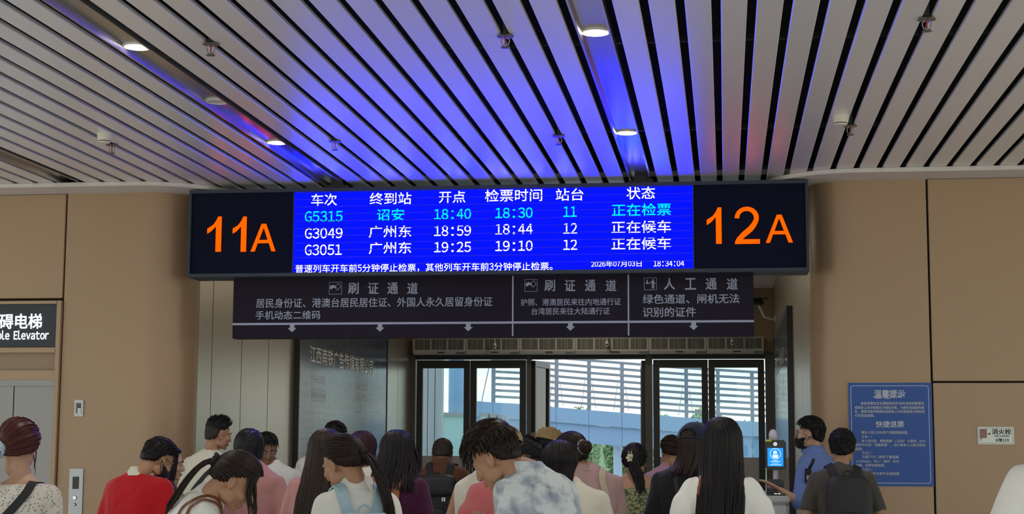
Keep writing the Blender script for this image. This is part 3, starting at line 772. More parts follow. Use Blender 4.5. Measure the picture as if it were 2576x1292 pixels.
# ================================================================== OUTDOORS
OYD = 40.0
def oy(px, py, Y=OYD): return atY(px, py, Y)
gnd = rbox('floor', (-60, DY+.1, -.06), (50, 120, -.02), M_pave, kind='structure', label='grey paving outside the doors')
M_bridge = mat('bridge_blue_panel', (.26, .42, .62), .5, noise_amp=.06, noise_scale=2)
M_louvre = mat('louvre_grey', (.24, .28, .33), .5)
posts = [(1241, 1012), (1320, 1016), (1400, 1024), (1482, 1031), (1565, 1037.5), (1645, 1044), (1727, 1050), (1807, 1055), (1893, 1060), (1975, 1064)]
H_ = 125
lv = empty('louvre_screen', oy(1560, 1040), 'tall grey louvred screen with posts on the bridge outside the doors', 'screen')
for px, py in posts:
    p = oy(px, py+4); q = oy(px, py-H_-3)
    MB().box((p.x-.045, OYD-.05, p.z), (p.x+.045, OYD+.05, q.z)).build('post', M_louvre, lv)
for (xa, ya_), (xb, yb_) in zip(posts[:-1], posts[1:]):
    for k in range(1, 9):
        a = oy(xa, ya_-k*H_/8); b_ = oy(xb, yb_-k*H_/8); t = .030
        V = []
        for P in (a, b_):
            V += [(P.x, OYD-.06, P.z-t), (P.x, OYD+.06, P.z-t), (P.x, OYD+.06, P.z+t), (P.x, OYD-.06, P.z+t)]
        MB().add(V, [(0, 1, 2, 3), (7, 6, 5, 4), (0, 4, 5, 1), (1, 5, 6, 2), (2, 6, 7, 3), (3, 7, 4, 0)]).build('louvre_blade', M_louvre, lv)
# thin bracing cables
for i, (xa, ya_) in enumerate(posts[1:7]):
    a = oy(xa+7, ya_-70, OYD+.3); b_ = oy(xa+17, ya_-4, OYD+.3); MB().tube([a, b_], .006, 5).build('bracing_cable', M_louvre, lv)
    a = oy(xa+72, ya_-70, OYD+.3); b_ = oy(xa+62, ya_, OYD+.3); MB().tube([a, b_], .006, 5).build('bracing_cable', M_louvre, lv)
# parapet of the bridge: upper and lower fascia panels
pb = empty('bridge_parapet', oy(1480, 1100), 'light blue panelled side of the bridge outside the doors', 'bridge')
ext = [(1150, 1004)] + posts
for (xa, ya_), (xb, yb_) in zip(ext[:-1], ext[1:]):
    def strip(o0, o1, y0, y1, nm):
        V = []
        for x_, yy in ((xa+.4, ya_), (xb-.4, yb_)):
            p, q = oy(x_, yy+o1), oy(x_, yy+o0)
            V += [(p.x, y0, p.z), (p.x, y1, p.z), (q.x, y1, q.z), (q.x, y0, q.z)]
        MB().add(V, [(0, 1, 2, 3), (7, 6, 5, 4), (0, 4, 5, 1), (1, 5, 6, 2), (2, 6, 7, 3), (3, 7, 4, 0)]).build(nm, M_bridge, pb)
    strip(0, 37, OYD-.12, OYD+.1, 'fascia_panel')
    strip(37.5, 84 if xb < 1650 else 118, OYD-.03, OYD+.1, 'fascia_panel')
for px in (1300, 1800, 1960):
    p = oy(px, 1110); MB().box((p.x-.15, OYD-.02, -.02), (p.x+.15, OYD+.09, p.z)).build('pier', M_bridge, pb)
# columns under the bridge
M_pale = mat('pale_blue_column', (.42, .55, .68), .45)
for px, w, lab in ((1551, .11, 'pale blue round column under the bridge, before the trees'),):
    p = oy(px, 1120); o = empty('column', (p.x, OYD+.4, 0), lab, 'column')
    MB().lathe([(w, 0), (w, p.z+.1)], (p.x, OYD+.4, 0), 20).build('shaft', M_pale, o, smooth=False)
    MB().lathe([(w*1.3, 0), (w*1.3, .12)], (p.x, OYD+.4, 0), 20).build('base', M_pale, o)
p = oy(1147, 1040, 30)
o = empty('column', (p.x, 30, 0), 'big blue round column seen through the left door', 'column')
MB().lathe([(.145, 0), (.145, 5)], (p.x, 30, 0), 28).build('shaft', M_bridge, o, smooth=True)
MB().lathe([(.19, 0), (.19, .2)], (p.x, 30, 0), 28).build('base', M_bridge, o)
# grey wall at the left outside
a = oy(1040, 1000, 27); b_ = oy(1112, 1000, 27)
M_gw = mat('outdoor_grey_wall', (.40, .41, .42), .5)
o = empty('facade_wall', ((a.x+b_.x)/2, 27, 0), 'light grey panelled outdoor wall seen through the left door', 'wall')
w = (b_.x-a.x)/4
for k in range(-3, 4):
    MB().box((a.x+k*w+.006, 27, 0), (a.x+(k+1)*w-.006, 27.2, 4.6)).build('panel', M_gw, o)
MB().box((a.x-3*w, 27.08, 0), (b_.x-.01, 27.19, 4.55)).build('core', M_joint, o)
# mint screen with grey ledge
a = oy(1108, 1045, 28.5); b_ = oy(1190, 1045, 28.5)
o = empty('windbreak_panel', ((a.x+b_.x)/2, 28.5, 0), 'pale mint glass windbreak under a grey ledge behind the left door', 'panel')
MB().box((a.x, 28.5, .1), (b_.x, 28.55, a.z)).build('pane', mat('mint', (.50, .74, .70), .3), o)
MB().box((a.x, 28.45, a.z), (b_.x, 28.6, oy(1140, 1037, 28.5).z)).build('ledge', M_gw, o)
for x_ in (a.x+.02, b_.x-.05): MB().box((x_, 28.49, 0), (x_+.03, 28.56, a.z)).build('post', M_gw, o)
# grey boxes on the bridge by the left door
o = empty('service_cabinet', oy(1238, 1100, 33), 'row of grey service cabinets outside the left door', 'cabinet')
for x0, x1, y0 in ((1205, 1231, 1037), (1232, 1251, 1040), (1252, 1274, 1043)):
    p = oy(x0, y0, 33); q = oy(x1, y0, 33)
    MB().box((p.x, 33, 0), (q.x-.02, 33.5, p.z)).build('body', mat('cabinet_grey', (.33, .36, .36), .5), o, bevel=.01)
    MB().box((p.x+.03, 32.99, .3), (q.x-.05, 33.01, p.z-.08)).build('door', mat('cabinet_door', (.42, .47, .45), .5), o)
MB().tube([oy(1211, 1012, 40), oy(1235, 900, 40), oy(1262, 780, 40)], .012, 6).build('stay_cable', M_louvre, lv)
# trees
M_leaf = mat('leaf_green', (.20, .36, .16), .7, noise_amp=1, noise_scale=.9, col2=(.42, .55, .30))
M_bark = mat('bark', (.20, .17, .14), .8)
b = MB(); V = []; F = []; nx, ny = 60, 8; rq = random.Random(9)
for i in range(nx+1):
    for j in range(ny+1):
        hgt = (0, .9, 1.5, 1.8, 2.0, 2.1, 1.8, 1.0, 0)[j]
        V.append((-22+i*.6, 78+j*1.0+rq.uniform(-.2, .2), max(-.05, hgt+(rq.uniform(-.18, .18) if hgt else -.05))))
for i in range(nx):
    for j in range(ny): a = i*(ny+1)+j; F.append((a, a+ny+1, a+ny+2, a+1))
b.add(V, F); o = b.build('hillside', mat('hill_green', (.16, .30, .13), .8, noise_amp=1, noise_scale=2.2, col2=(.36, .47, .27), bump=.8, bscale=9)); tag(o, 'low green shrub-covered slope behind the trees', kind='structure')
rng = random.Random(3)
kinds = ['leftmost', 'second from the left', 'third from the left', 'fourth from the left', 'middle one', 'fourth from the right', 'third from the right', 'second from the right', 'rightmost']
for i in range(9):
    x = -9.6+i*1.75+rng.uniform(-.1, .1); y = 66+(i % 2)*4; h_ = rng.uniform(2.6, 3.6)
    o = empty('tree', (x, y, 0), 'bushy green tree beyond the bridge, %s of the row' % kinds[i], 'tree', 'trees beyond the bridge')
    MB().tube([(x, y, 0), (x+.05, y, h_*.5), (x, y, h_*.9)], [.09, .07, .03], 7).build('trunk', M_bark, o)
    b = MB()
    for k in range(2600):
        u = rng.uniform(-1, 1); t = rng.uniform(0, 6.283); rr = (rng.random()**.4); s = math.sqrt(1-u*u)
        c = Vector((x+.98*rr*s*math.cos(t), y+.98*rr*s*math.sin(t), h_*.52+h_*.5*rr*u)); d = Vector((rng.gauss(0, 1), rng.gauss(0, 1), rng.gauss(0, 1))).normalized(); e_ = d.orthogonal().normalized(); sz = rng.uniform(.07, .14)
        b.add([c-d*sz, c+e_*sz*.5, c+d*sz, c-e_*sz*.5], [(0, 1, 2, 3)])
    q = link('crown', b.mesh(), M_leaf, o)

# ================================================================== TICKET GATES
M_gate = mat('gate_grey', (.50, .50, .52), .35); M_gateblk = mat('gate_black', (.012, .013, .016), .25)
def gate(px0, px1, ytop, Y, label, L=1.3, scanner=True):
    a = atY(px0, ytop, Y); b_ = atY(px1, ytop, Y); zt = a.z; xm = (a.x+b_.x)/2
    o = empty('ticket_gate', (xm, Y, 0), label, 'ticket gate', 'ticket gates under the signs')
    MB().box((a.x, Y, .04), (b_.x, Y+L, zt-.05)).build('body', M_gate, o, bevel=.02)
    MB().box((a.x-.01, Y-.01, zt-.05), (b_.x+.01, Y+L+.01, zt)).build('top', M_gate, o, bevel=.012)
    MB().box((a.x+.02, Y+.02, 0), (b_.x-.02, Y+L-.02, .05)).build('plinth', M_gateblk, o)
    MB().box((a.x+.03, Y-.004, zt-.36), (b_.x-.03, Y+.004, zt-.2)).build('printer_slot', mat('gate_inset', (.36, .36, .38), .4), o)
    MB().box((a.x+.05, Y-.008, zt-.29), (b_.x-.05, Y, zt-.28)).build('slot', M_gateblk, o)
    MB().box((a.x+.015, Y+.02, zt), (b_.x-.015, Y+.30, zt+.012)).build('reader_window', M_gateblk, o, bevel=.004)
    MB().box((a.x+.02, Y+.32, zt), (b_.x-.02, Y+.36, zt+.11)).build('instruction_plate', M_gateblk, o, bevel=.01)
    if scanner:
        c = (b_.x*.55+a.x*.45)
        MB().tube([(c, Y+.42, zt), (c, Y+.42, zt+.2)], .022, 10).build('post', M_gate, o)
        s0 = atY(1926, 1181, Y+.4); s1 = atY(1977, 1106, Y+.4); ox = c-(s0.x+s1.x)/2+.0
        if abs(ox) < .2: ox = 0
        sc_ = MB().box((s0.x+ox, Y+.38, s0.z), (s1.x+ox, Y+.44, s1.z)).build('scanner', M_gateblk, o, bevel=.012)
        q0 = atY(1931, 1172, Y+.38); q1 = atY(1970, 1126, Y+.38)
        MB().box((q0.x+ox, Y+.376, q0.z), (q1.x+ox, Y+.381, q1.z)).build('screen', emit('scanner_screen', (.02, .28, .85), 1.2), sc_)
        B = (q0.x+ox, q0.z, q1.x+ox, q1.z); W = B[2]-B[0]; H = B[3]-B[1]
        cx_, cz_ = B[0]+W*.5, B[1]+H*.68
        ri = MB(); V = []
        for k in range(24):
            t = 2*math.pi*k/24
            for r in (.040, .036): V.append((cx_+r*math.cos(t), Y+.3745, cz_+r*math.sin(t)))
        ri.add(V, [(2*k, 2*k+1, (2*k+3) % 48, (2*k+2) % 48) for k in range(24)]); ri.build('screen_icon', emit('scr_white', (.7, .85, 1), 1.1), sc_)
        for pts in ([(-.02, -.03), (.02, -.03), (.02, -.005), (-.02, -.005)], [(-.015, .0), (.012, .0), (.012, .018), (-.004, .024), (-.015, .016)]):
            MB().prism([(cx_+u, cz_+v) for u, v in pts], Y+.3742, Y+.3760, 'Y').build('screen_icon', emit('scr_white', (.7, .85, 1), 1.1), sc_)
        for k, (wd, yy) in enumerate(((.3, .30), (.6, .24), (.42, .15), (.7, .07))):
            MB().box((cx_-W*wd/2, Y+.3742, B[1]+H*yy), (cx_+W*wd/2, Y+.376, B[1]+H*yy+.004)).build('screen_line', emit('scr_green', (.3, .8, .7), .9) if k == 2 else emit('scr_white', (.7, .85, 1), 1.1), sc_)
        MB().box((s0.x+ox+.005, Y+.375, s1.z-.012), (s0.x+ox+.045, Y+.40, s1.z+.003)).build('yellow_label', mat('label_yellow', (.60, .58, .02), .5), sc_)
        MB().lathe([(.012, 0), (.015, .004)], (cx_, Y+.378, s1.z-.03), 14, Matrix.Rotation(math.pi/2, 4, 'X')).build('camera_lens', M_chrome, sc_)
        d = atY(1945, 1103, Y+.4); d.x += ox
        MB().lathe([(.032, -.01), (.032, .03), (.027, .052), (.014, .066), (.003, .07)], d, 16).build('status_lamp', mat('status_lamp', (.55, .52, .58), .3), o, smooth=True)
        lt = MB()
        for dx in (-.012, .012): lt.lathe([(.008, 0), (.008, .003)], (cx_+dx, Y+.05, zt+.012), 10)
        lt.build('reader_light', emit('reader_light', (1, .9, .7), 6), o)
    # swinging glass flap
    MB().box((a.x-.36, Y+L*.5, .25), (a.x-.01, Y+L*.5+.012, zt+.05)).build('glass_flap', M_glass_side, o)
    return o
GYT = 11.5
gate(1924, 1984, 1246, GYT, 'grey ticket gate with lit face scanner beside the guard')
gate(706, 738, 1206, 13.4, 'steel ticket gate end beside the woman with very long hair', scanner=False)

# ================================================================== PEOPLE
def voxel(mb, size, it=3, fac=.5):
    me = mb.mesh('tmp'); o = bpy.data.objects.new('tmp', me); COL.objects.link(o)
    bm = bmesh.new(); bm.from_mesh(me); bmesh.ops.recalc_face_normals(bm, faces=bm.faces); bm.to_mesh(me); bm.free()
    m = o.modifiers.new('r', 'REMESH'); m.mode = 'VOXEL'; m.voxel_size = size
    s = o.modifiers.new('s', 'SMOOTH'); s.iterations = it; s.factor = fac
    e = bpy.data.meshes.new_from_object(o.evaluated_get(bpy.context.evaluated_depsgraph_get()))
    bpy.data.objects.remove(o); bpy.data.meshes.remove(me)
    n = len(e.vertices); V = np.empty(n*3); e.vertices.foreach_get('co', V); V = V.reshape(-1, 3)
    F = [tuple(p.vertices) for p in e.polygons]
    N = np.empty(n*3); e.vertices.foreach_get('normal', N); N = N.reshape(-1, 3)
    bpy.data.meshes.remove(e)
    return V, F, N
# ---- head template in head space (x right, y face, z up), chin -.115 .. crown .108
def head_template():
    b = MB()
    b.ell((0, -.012, .02), (.075, .094, .087), nu=24, nv=16)
    b.ell((0, .028, -.028), (.062, .060, .080), nu=20, nv=14)
    b.ell((0, .034, -.078), (.045, .045, .034)); b.ell((0, .070, -.098), (.020, .016, .015))
    b.caps((0, .083, .004), (0, .102, -.034), .008, .012); b.ell((0, .096, -.040), (.018, .013, .010))
    for s in (-1, 1):
        b.caps((s*.014, .082, .014), (s*.045, .068, .014), .010, .009)
        b.ell((s*.037, .060, -.030), (.026, .026, .024)); b.ell((s*.052, .015, -.065), (.018, .04, .035))
        b.caps((s*.012, .086, .0), (s*.05, .062, -.008), .004, .004)
        M = Matrix.Rotation(s*R(14), 3, 'Z') @ Matrix.Rotation(R(12), 3, 'X')
        b.ell((s*.077, -.012, -.016), (.0065, .017, .028), M); b.ell((s*.075, -.002, -.040), (.007, .009, .011), M)
        b.tube([(s*.079, .003, -.034), (s*.081, .004, -.01), (s*.083, -.008, .010), (s*.087, -.024, .006), (s*.086, -.027, -.014), (s*.080, -.014, -.036)], .0042, 6)
    b.ell((0, .087, -.066), (.021, .009, .0055)); b.ell((0, .086, -.0765), (.018, .009, .0065))
    b.caps((0, -.03, -.03), (0, -.04, -.11), .052, .050)
    return voxel(b, .0046, 3, .5)
HV, HF, HN = head_template()
def xform(V, M):
    A = np.array(M)[:3, :3]; t = np.array(M)[:3, 3]; return V @ A.T + t
def np_mesh(name, parts):
    V = []; F = []; n = 0
    for v, f in parts:
        V.append(v); F += [tuple(i+n for i in q) for q in f]; n += len(v)
    me = bpy.data.meshes.new(name); me.from_pydata(np.vstack(V).tolist(), [], F); me.update(); return me
def skin_mat(nm, col):
    m = mat('skin_'+nm, col, .5, spec=.35, noise_amp=.10, noise_scale=30)
    m.node_tree.nodes['Principled BSDF'].inputs['Subsurface Weight'].default_value = .0
    return m
SK = {'a': skin_mat('light', (.50, .30, .20)), 'b': skin_mat('mid', (.40, .215, .125)), 'c': skin_mat('tan', (.29, .145, .085)), 'd': skin_mat('deep', (.15, .07, .045))}
def hair_mat(nm, col, rough=.46):
    return mat('hair_'+nm, col, rough, spec=.22, noise_amp=.5, noise_scale=60)
HM = {'black': hair_mat('black', (.012, .010, .011)), 'brown': hair_mat('brown', (.030, .018, .014)), 'auburn': hair_mat('auburn', (.085, .022, .018), .4),
      'wet': hair_mat('wet', (.014, .013, .016), .3), 'fade': hair_mat('fade', (.045, .035, .028), .6), 'red': hair_mat('reddish', (.05, .018, .02))}
def pattern(nm, c1, c2, scale, lo, hi, kind='VORONOI', c3=None):
    m = mat(nm, c1, .85, sheen=.2, bump=.25, bscale=90); n, l = m.node_tree.nodes, m.node_tree.links
    t = n.new('ShaderNodeTexCoord'); 
    v = n.new('ShaderNodeTexVoronoi' if kind == 'VORONOI' else 'ShaderNodeTexNoise'); v.inputs['Scale'].default_value = scale
    if kind != 'VORONOI': v.inputs['Detail'].default_value = 6; v.inputs['Distortion'].default_value = .35
    l.new(t.outputs['Object'], v.inputs['Vector'])
    r = n.new('ShaderNodeValToRGB'); E_ = r.color_ramp.elements
    E_[0].position = lo; E_[0].color = (*c2, 1); E_[1].position = hi; E_[1].color = (*c1, 1)
    if c3: q = E_.new((lo+hi)/2); q.color = (*c3, 1)
    l.new(v.outputs['Distance' if kind == 'VORONOI' else 'Fac'], r.inputs[0]); l.new(r.outputs[0], n['Principled BSDF'].inputs['Base Color'])
    return m
def cloth(nm, col): return mat('cloth_'+nm, col, .85, spec=.2, sheen=.15, bump=.25, bscale=120)
CL = {'white': cloth('white', (.74, .73, .68)), 'cream': cloth('cream', (.62, .59, .49)), 'red': cloth('red', (.42, .008, .012)), 'black': cloth('black', (.010, .010, .012)),
      'pink': cloth('pink', (.42, .20, .19)), 'pinkblazer': cloth('pinkblazer', (.40, .26, .25)), 'purple': cloth('purple', (.055, .008, .035)), 'brown': cloth('brown', (.115, .045, .024)),
      'lightblue': cloth('lightblue', (.33, .39, .48)), 'guard': cloth('guard', (.13, .20, .46)), 'grey': cloth('grey', (.065, .058, .050)), 'lilac': cloth('lilac', (.42, .24, .36)),
      'navy': cloth('navy', (.010, .017, .035)), 'trousers': cloth('trousers', (.02, .022, .03)), 'jeans': cloth('jeans', (.06, .09, .15)), 'beige': cloth('beige', (.40, .28, .13)), 'khaki': cloth('khaki', (.33, .24, .10)),
      'floral': pattern('cloth_floral', (.62, .57, .49), (.13, .16, .22), 70, .22, .36), 'denim': pattern('cloth_denim', (.60, .64, .65), (.20, .25, .33), 13, .36, .56, 'NOISE'),
      'green': pattern('cloth_green', (.26, .27, .13), (.045, .06, .025), 55, .42, .58, 'NOISE'), 'pinkfloral': pattern('cloth_pinkfloral', (.42, .10, .10), (.62, .05, .18), 26, .12, .26)}
def B_(yaw): return Matrix.Rotation(R(yaw), 3, 'Z')
def hand(mb, w, d, n, side, s=1.0, curl=.5):
    """palm from wrist w along d, palm faces n; side -1/1 gives the thumb side"""
    d = Vector(d).normalized(); n = Vector(n); n = (n - d*n.dot(d)).normalized(); x = d.cross(n)*side
    W = Vector(w)
    R_ = []
    for t, hw, ht in ((-.015, .024, .018), (.0, .026, .017), (.03, .038, .015), (.065, .042, .014), (.085, .040, .011)):
        R_.append([W + d*t*s + x*(math.cos(a)*hw*s) + n*(math.sin(a)*ht*s) for a in [2*math.pi*k/10 for k in range(10)]])
    mb.rings(R_)
    for k, (off, L) in enumerate(((.030, .070), (.010, .078), (-.010, .073), (-.029, .058))):
        p = W + d*.080*s + x*off*s; q = d.copy(); pts = [p - d*.01*s]; cur = p.copy()
        pts.append(cur.copy())
        for j, fr in enumerate((.42, .32, .26)):
            a = curl*(.55+.35*j); q = (q*math.cos(a) + n*math.sin(a)).normalized(); cur = cur + q*L*fr*s; pts.append(cur.copy())
            nn = (n*math.cos(a) - d*math.sin(a))
        mb.tube(pts, [.0095*s, .0095*s, .0085*s, .0078*s, .005*s], 7)
    p = W + d*.012*s + x*.026*s
    mb.tube([p, p + x*.022*s + d*.022*s + n*.006*s, p + x*.030*s + d*.05*s + n*.016*s, p + x*.026*s + d*.074*s + n*.024*s], [.014*s, .012*s, .010*s, .006*s], 7)
C0 = Vector((0, -.012, .02)); RAD = Vector((.078, .097, .090))
def scalp(u, t):
    z = C0.z+u.z*(RAD.z+t); k = 1.0
    if u.z < 0:
        h = math.sqrt(max(1e-6, 1-u.z*u.z)); k = h**(-.42); z = C0.z+u.z*(.118+t*.3)
    return Vector((C0.x+u.x*(RAD.x+t)*k, C0.y+u.y*(RAD.y+t)*(k if u.y < 0 else 1), z))
ZT_ = ((-1, -.84), (-.7, -.74), (-.35, -.56), (-.12, -.42), (.02, -.20), (.2, -.04), (.45, .24), (.7, .50), (.85, .60), (1, .66))
def fmask(u):
    for (a, za), (b, zb) in zip(ZT_[:-1], ZT_[1:]):
        if u.y <= b: return u.z - (za+(zb-za)*max(0, (u.y-a))/(b-a))
    return u.z-.66
fmask0 = fmask
def dirv(az, th):   # az 0 = back, + to the right ; th colatitude
    a = R(az); t = R(th); return Vector((math.sin(t)*math.sin(a), -math.sin(t)*math.cos(a), math.cos(t)))
class Person: pass
def folds(V, N, amp, rs, seed):
    out = V.copy(); o = Vector((seed*7.3, seed*3.1, seed))
    for i in range(len(V)):
        p = Vector(V[i]); q = Vector((p.x*7, p.y*7, p.z*3.2)) + o
        a = noise.noise(q)*.6 + (abs(noise.noise(q*2.1))-.25)*.9
        out[i] += N[i]*(a*amp)
    return out
ORD = [0]
def person(label, Y, head, nb, yaw=0, hyaw=None, hp=10, hroll=0, hs=1.0, sw=.19, skin='b', hair=None, hcol='black', top='white', sleeve='tee', neck='crew', arms=('phone', 'phone'),
           lean=.05, fat=1.0, low='trousers', neckopen=0, topname='shirt', dy=None, puff=False, capt=0):
    ORD[0] += 1; seed = ORD[0]; rg = random.Random(seed)
    P = Person(); P.yaw = yaw; P.rg = rg; hyaw = yaw if hyaw is None else hyaw
    NB = atY(nb[0], nb[1], Y); dyy = dy if dy is not None else .05*math.cos(R(hyaw))
    HC = atY(head[0], head[1], Y+dyy)
    P.root = empty('person', (NB.x, Y, 0), label, 'person')
    B = B_(yaw); zn = NB.z; k = zn/1.42; base = Vector((NB.x, Y, 0)); P.B = B; P.zn = zn; P.base = base; P.k = k; P.sw = sw
    def W(x, y, z): return base + B @ Vector((x, y, 0)) + Vector((0, 0, z))
    P.W = W
    RH = Matrix.Rotation(R(hyaw), 3, 'Z') @ Matrix.Rotation(R(hroll), 3, 'Y') @ Matrix.Rotation(-R(hp), 3, 'X')
    tt = {'short': (hair or {}).get('top', .024), 'fade': .022}.get((hair or {}).get('style'), (hair or {}).get('vol', .013)+.004) + capt
    rr_ = RH.transposed() @ Vector((0, 0, 1)); ext = Vector(((RAD.x+tt)*rr_.x, (RAD.y+tt)*rr_.y, (RAD.z+tt)*rr_.z)).length
    HC = HC - Vector((0, 0, 1))*(ext*hs) - (RH @ C0)*hs     # head given by the centre line and top of its silhouette
    Hm = Matrix.Translation(HC) @ RH.to_4x4() @ Matrix.Scale(hs, 4)
    P.H = Hm; P.hs = hs
    yo = lambda z: -lean*min(1, max(0, (zn-z)/(.3*k)))*.9
    fm = sw < .175
    # torso profile: z below neck base, half width, half depth
    TR = [(-.0, .058, .055), (.018, .085, .07), (.04, sw*.72, .082), (.07, sw*.97, .095), (.12, sw*1.0, .112), (.20, sw*.93, .122), (.30, sw*.86, .118), (.40, sw*(.76 if fm else .82), .108), (.50, sw*.86, .118), (.60, sw*.93, .125), (.66, sw*.90, .12)]
    def torso(mb, grow, z1, ztop=0):
        R_ = []
        for dz, hw, hd in TR:
            if dz < ztop: continue
            z = zn - dz*k; hw = (hw+grow)*(fat if dz > .1 else 1); hd = (hd+grow)*(fat if dz > .1 else 1)
            if dz > z1: continue
            ring = []
            for j in range(28):
                a = 2*math.pi*j/28; c, s_ = math.cos(a), math.sin(a); e_ = .82
                ring.append(W(math.copysign(abs(c)**e_, c)*hw, yo(z)+math.copysign(abs(s_)**e_, s_)*hd, z))
            R_.append(ring)
        mb.rings(R_)
    sh = [W(s*(sw-.035), yo(zn-.08*k)*.6, zn-.106*k) for s in (-1, 1)]
    EL = []; WR = []; HD = []
    for i, s in enumerate((-1, 1)):
        a = arms[i]
        if a == 'phone':
            e_ = W(s*(sw+.015), -.0+yo(zn-.3), zn-.085*k-.27*k); w_ = W(s*.05, .23, zn-.27*k); d_ = (w_-e_)
        elif a == 'down':
            e_ = W(s*(sw+.035), -.03+yo(zn-.3), zn-.085*k-.29*k); w_ = W(s*(sw+.03), .07, zn-.085*k-.53*k); d_ = w_-e_
        elif a == 'bent':
            e_ = W(s*(sw+.05), -.02+yo(zn-.3), zn-.085*k-.27*k); w_ = W(s*.13, .24, zn-.40*k); d_ = w_-e_
        else:
            e_, w_ = Vector(a[0]), Vector(a[1]); d_ = w_-e_
        EL.append(e_); WR.append(w_); HD.append(d_.normalized())
    # ---- skin body
    b = MB()
    torso(b, -.014, .7)
    hb = Hm @ Vector((0, -.03, -.055)); hb2 = Hm @ Vector((0, -.025, -.02))
    nb0 = W(0, .012, zn-.03)
    b.caps(hb2, hb, .050*hs, .050*hs); b.caps(hb, nb0, .048*hs*(.90 if fm else 1.04), .054*hs*(.90 if fm else 1.06))
    for i, s in enumerate((-1, 1)):
        ra = .045 if fm else .050
        b.caps(sh[i], EL[i], ra, ra*.80); b.caps(EL[i], WR[i], ra*.80, ra*.52)
        hip = W(s*.09, yo(0), zn-.62*k); kn = W(s*.10, yo(0)+.02, zn*.31); an = W(s*.10, yo(0)-.01, .085)
        b.caps(hip, kn, .085*k, .055*k); b.caps(kn, an, .055*k, .036*k); b.caps(an+Vector((0, 0, -.03)), an+B@Vector((0, .13, -.045)), .036, .026)
    V, F, N = voxel(b, .013, 3)
    hb_ = MB()
    for i, s in enumerate((-1, 1)):
        nrm = B @ Vector((0, -.3, 1)) if arms[i] in ('phone', 'bent') else (B @ Vector((-s, 0, 0)) if arms[i] == 'down' else Vector((0, 0, -1)))
        hand(hb_, WR[i], HD[i], nrm, s if arms[i] != 'down' else s, .95 if fm else 1.05, .45 if not isinstance(arms[i], tuple) else .15)
    me = np_mesh('body', [(V, F), (xform(HV, Hm), HF), (np.array([tuple(v) for v in hb_.v]), hb_.f)])
    body = link('body', me, SK[skin], P.root, smooth=True); P.body = body
    # ---- eyes, brows, lips
    for s in (-1, 1):
        MB().ell(Hm @ Vector((s*.031, .0735, -.003)), (.0115*hs,)*3, nu=10, nv=8).build('eye', mat('eye', (.25, .22, .2), .15), P.root, smooth=True)
    bb = MB()
    for s in (-1, 1): bb.tube([Hm @ Vector((s*.013, .094, .017)), Hm @ Vector((s*.032, .088, .022)), Hm @ Vector((s*.052, .070, .016))], [.0028, .0034, .0016], 6)
    q = bb.build('eyebrows', HM['black'], P.root); q['kind'] = 'stuff'
    b = MB(); b.ell(Hm @ Vector((0, .0885, -.0665)), (.020*hs, .008*hs, .0048*hs), Hm.to_3x3().normalized(), 12, 8); b.ell(Hm @ Vector((0, .0875, -.0765)), (.017*hs, .008*hs, .0056*hs), Hm.to_3x3().normalized(), 12, 8)
    b.build('lips', mat('lips', (.34, .12, .10), .4), P.root, smooth=True)
    # ---- shirt
    b = MB(); torso(b, .004, .62, neckopen)
    if neckopen == 0: b.caps(W(0, .0, zn-.06), W(0, .01, zn-(.045 if neck != 'crew' else .016)), .07, .057)
    for i, s in enumerate((-1, 1)):
        S_, E_, W_ = sh[i], EL[i], WR[i]
        if sleeve == 'none': continue
        if sleeve == 'tee': b.caps(S_, S_.lerp(E_, .62), .064, .066); b.tube([S_.lerp(E_, .3), S_.lerp(E_, .82)], [.06, .067], 14)
        elif sleeve == 'off': b.tube([S_.lerp(E_, .22), S_.lerp(E_, .5), S_.lerp(E_, .95)], [.066, .074, .068], 14)
        elif sleeve == 'puff':
            b.caps(S_, S_.lerp(E_, .5), .072, .088); b.ell(S_.lerp(E_, .5), (.092, .092, .12)); b.tube([S_.lerp(E_, .5), S_.lerp(E_, .88)], [.08, .064], 14)
        elif sleeve == 'elbow': b.caps(S_, E_, .064, .060)
        else: b.caps(S_, E_, .062, .055); b.caps(E_, E_.lerp(W_, .92), .055, .042)
    V, F, N = voxel(b, .011, 3)
    V = folds(V, N, .011 if sleeve != 'puff' else .014, rg, seed)
    ob = link(topname, np_mesh(topname, [(V, F)]), CL[top], P.root, smooth=True); P.shirt = ob
    P.bvh = BVHTree.FromPolygons([tuple(v) for v in V], F); P.SV = V
    if neck == 'collar' or neck == 'stand':
        b = MB(); R_ = []; nn = 26; hC = .040 if neck == 'collar' else .032
        d = (hb-nb0); d = (Vector((d.x, d.y, abs(d.z))).normalized()*.55+Vector((0, 0, .45))).normalized()
        for (t, rr) in ((0, .070), (hC, .068), (hC+.004, .074), (.006, .097)):
            ring = [nb0 + Vector((0, 0, .018)) + d*t + (B @ Vector((math.cos(2*math.pi*j/nn)*rr*1.02, math.sin(2*math.pi*j/nn)*rr*1.0, -.018 if (rr > .085) else 0))) for j in range(nn)]
            R_.append(ring)
        V2 = [p for r in R_ for p in r]; F2 = []
        for i in range(3):
            for j in range(nn): a = i*nn+j; c = i*nn+(j+1) % nn; F2.append((a, c, c+nn, a+nn))
        b.add(V2, F2); P.collar = b.build('collar', CL[top], P.root, smooth=True)
    # ---- trousers, shoes
    b = MB()
    for s in (-1, 1):
        b.tube([W(s*.085, yo(0), zn-.58*k), W(s*.095, yo(0), zn-.75*k), W(s*.10, yo(0)+.02, zn*.31), W(s*.10, yo(0), .05)], [.098, .100, .075, .062], 14)
    b.caps(W(-.06, yo(0), zn-.60*k), W(.06, yo(0), zn-.60*k), .11, .11)
    V, F, N = voxel(b, .022, 2)
    link('trousers', np_mesh('trousers', [(V, F)]), CL[low], P.root, smooth=True)
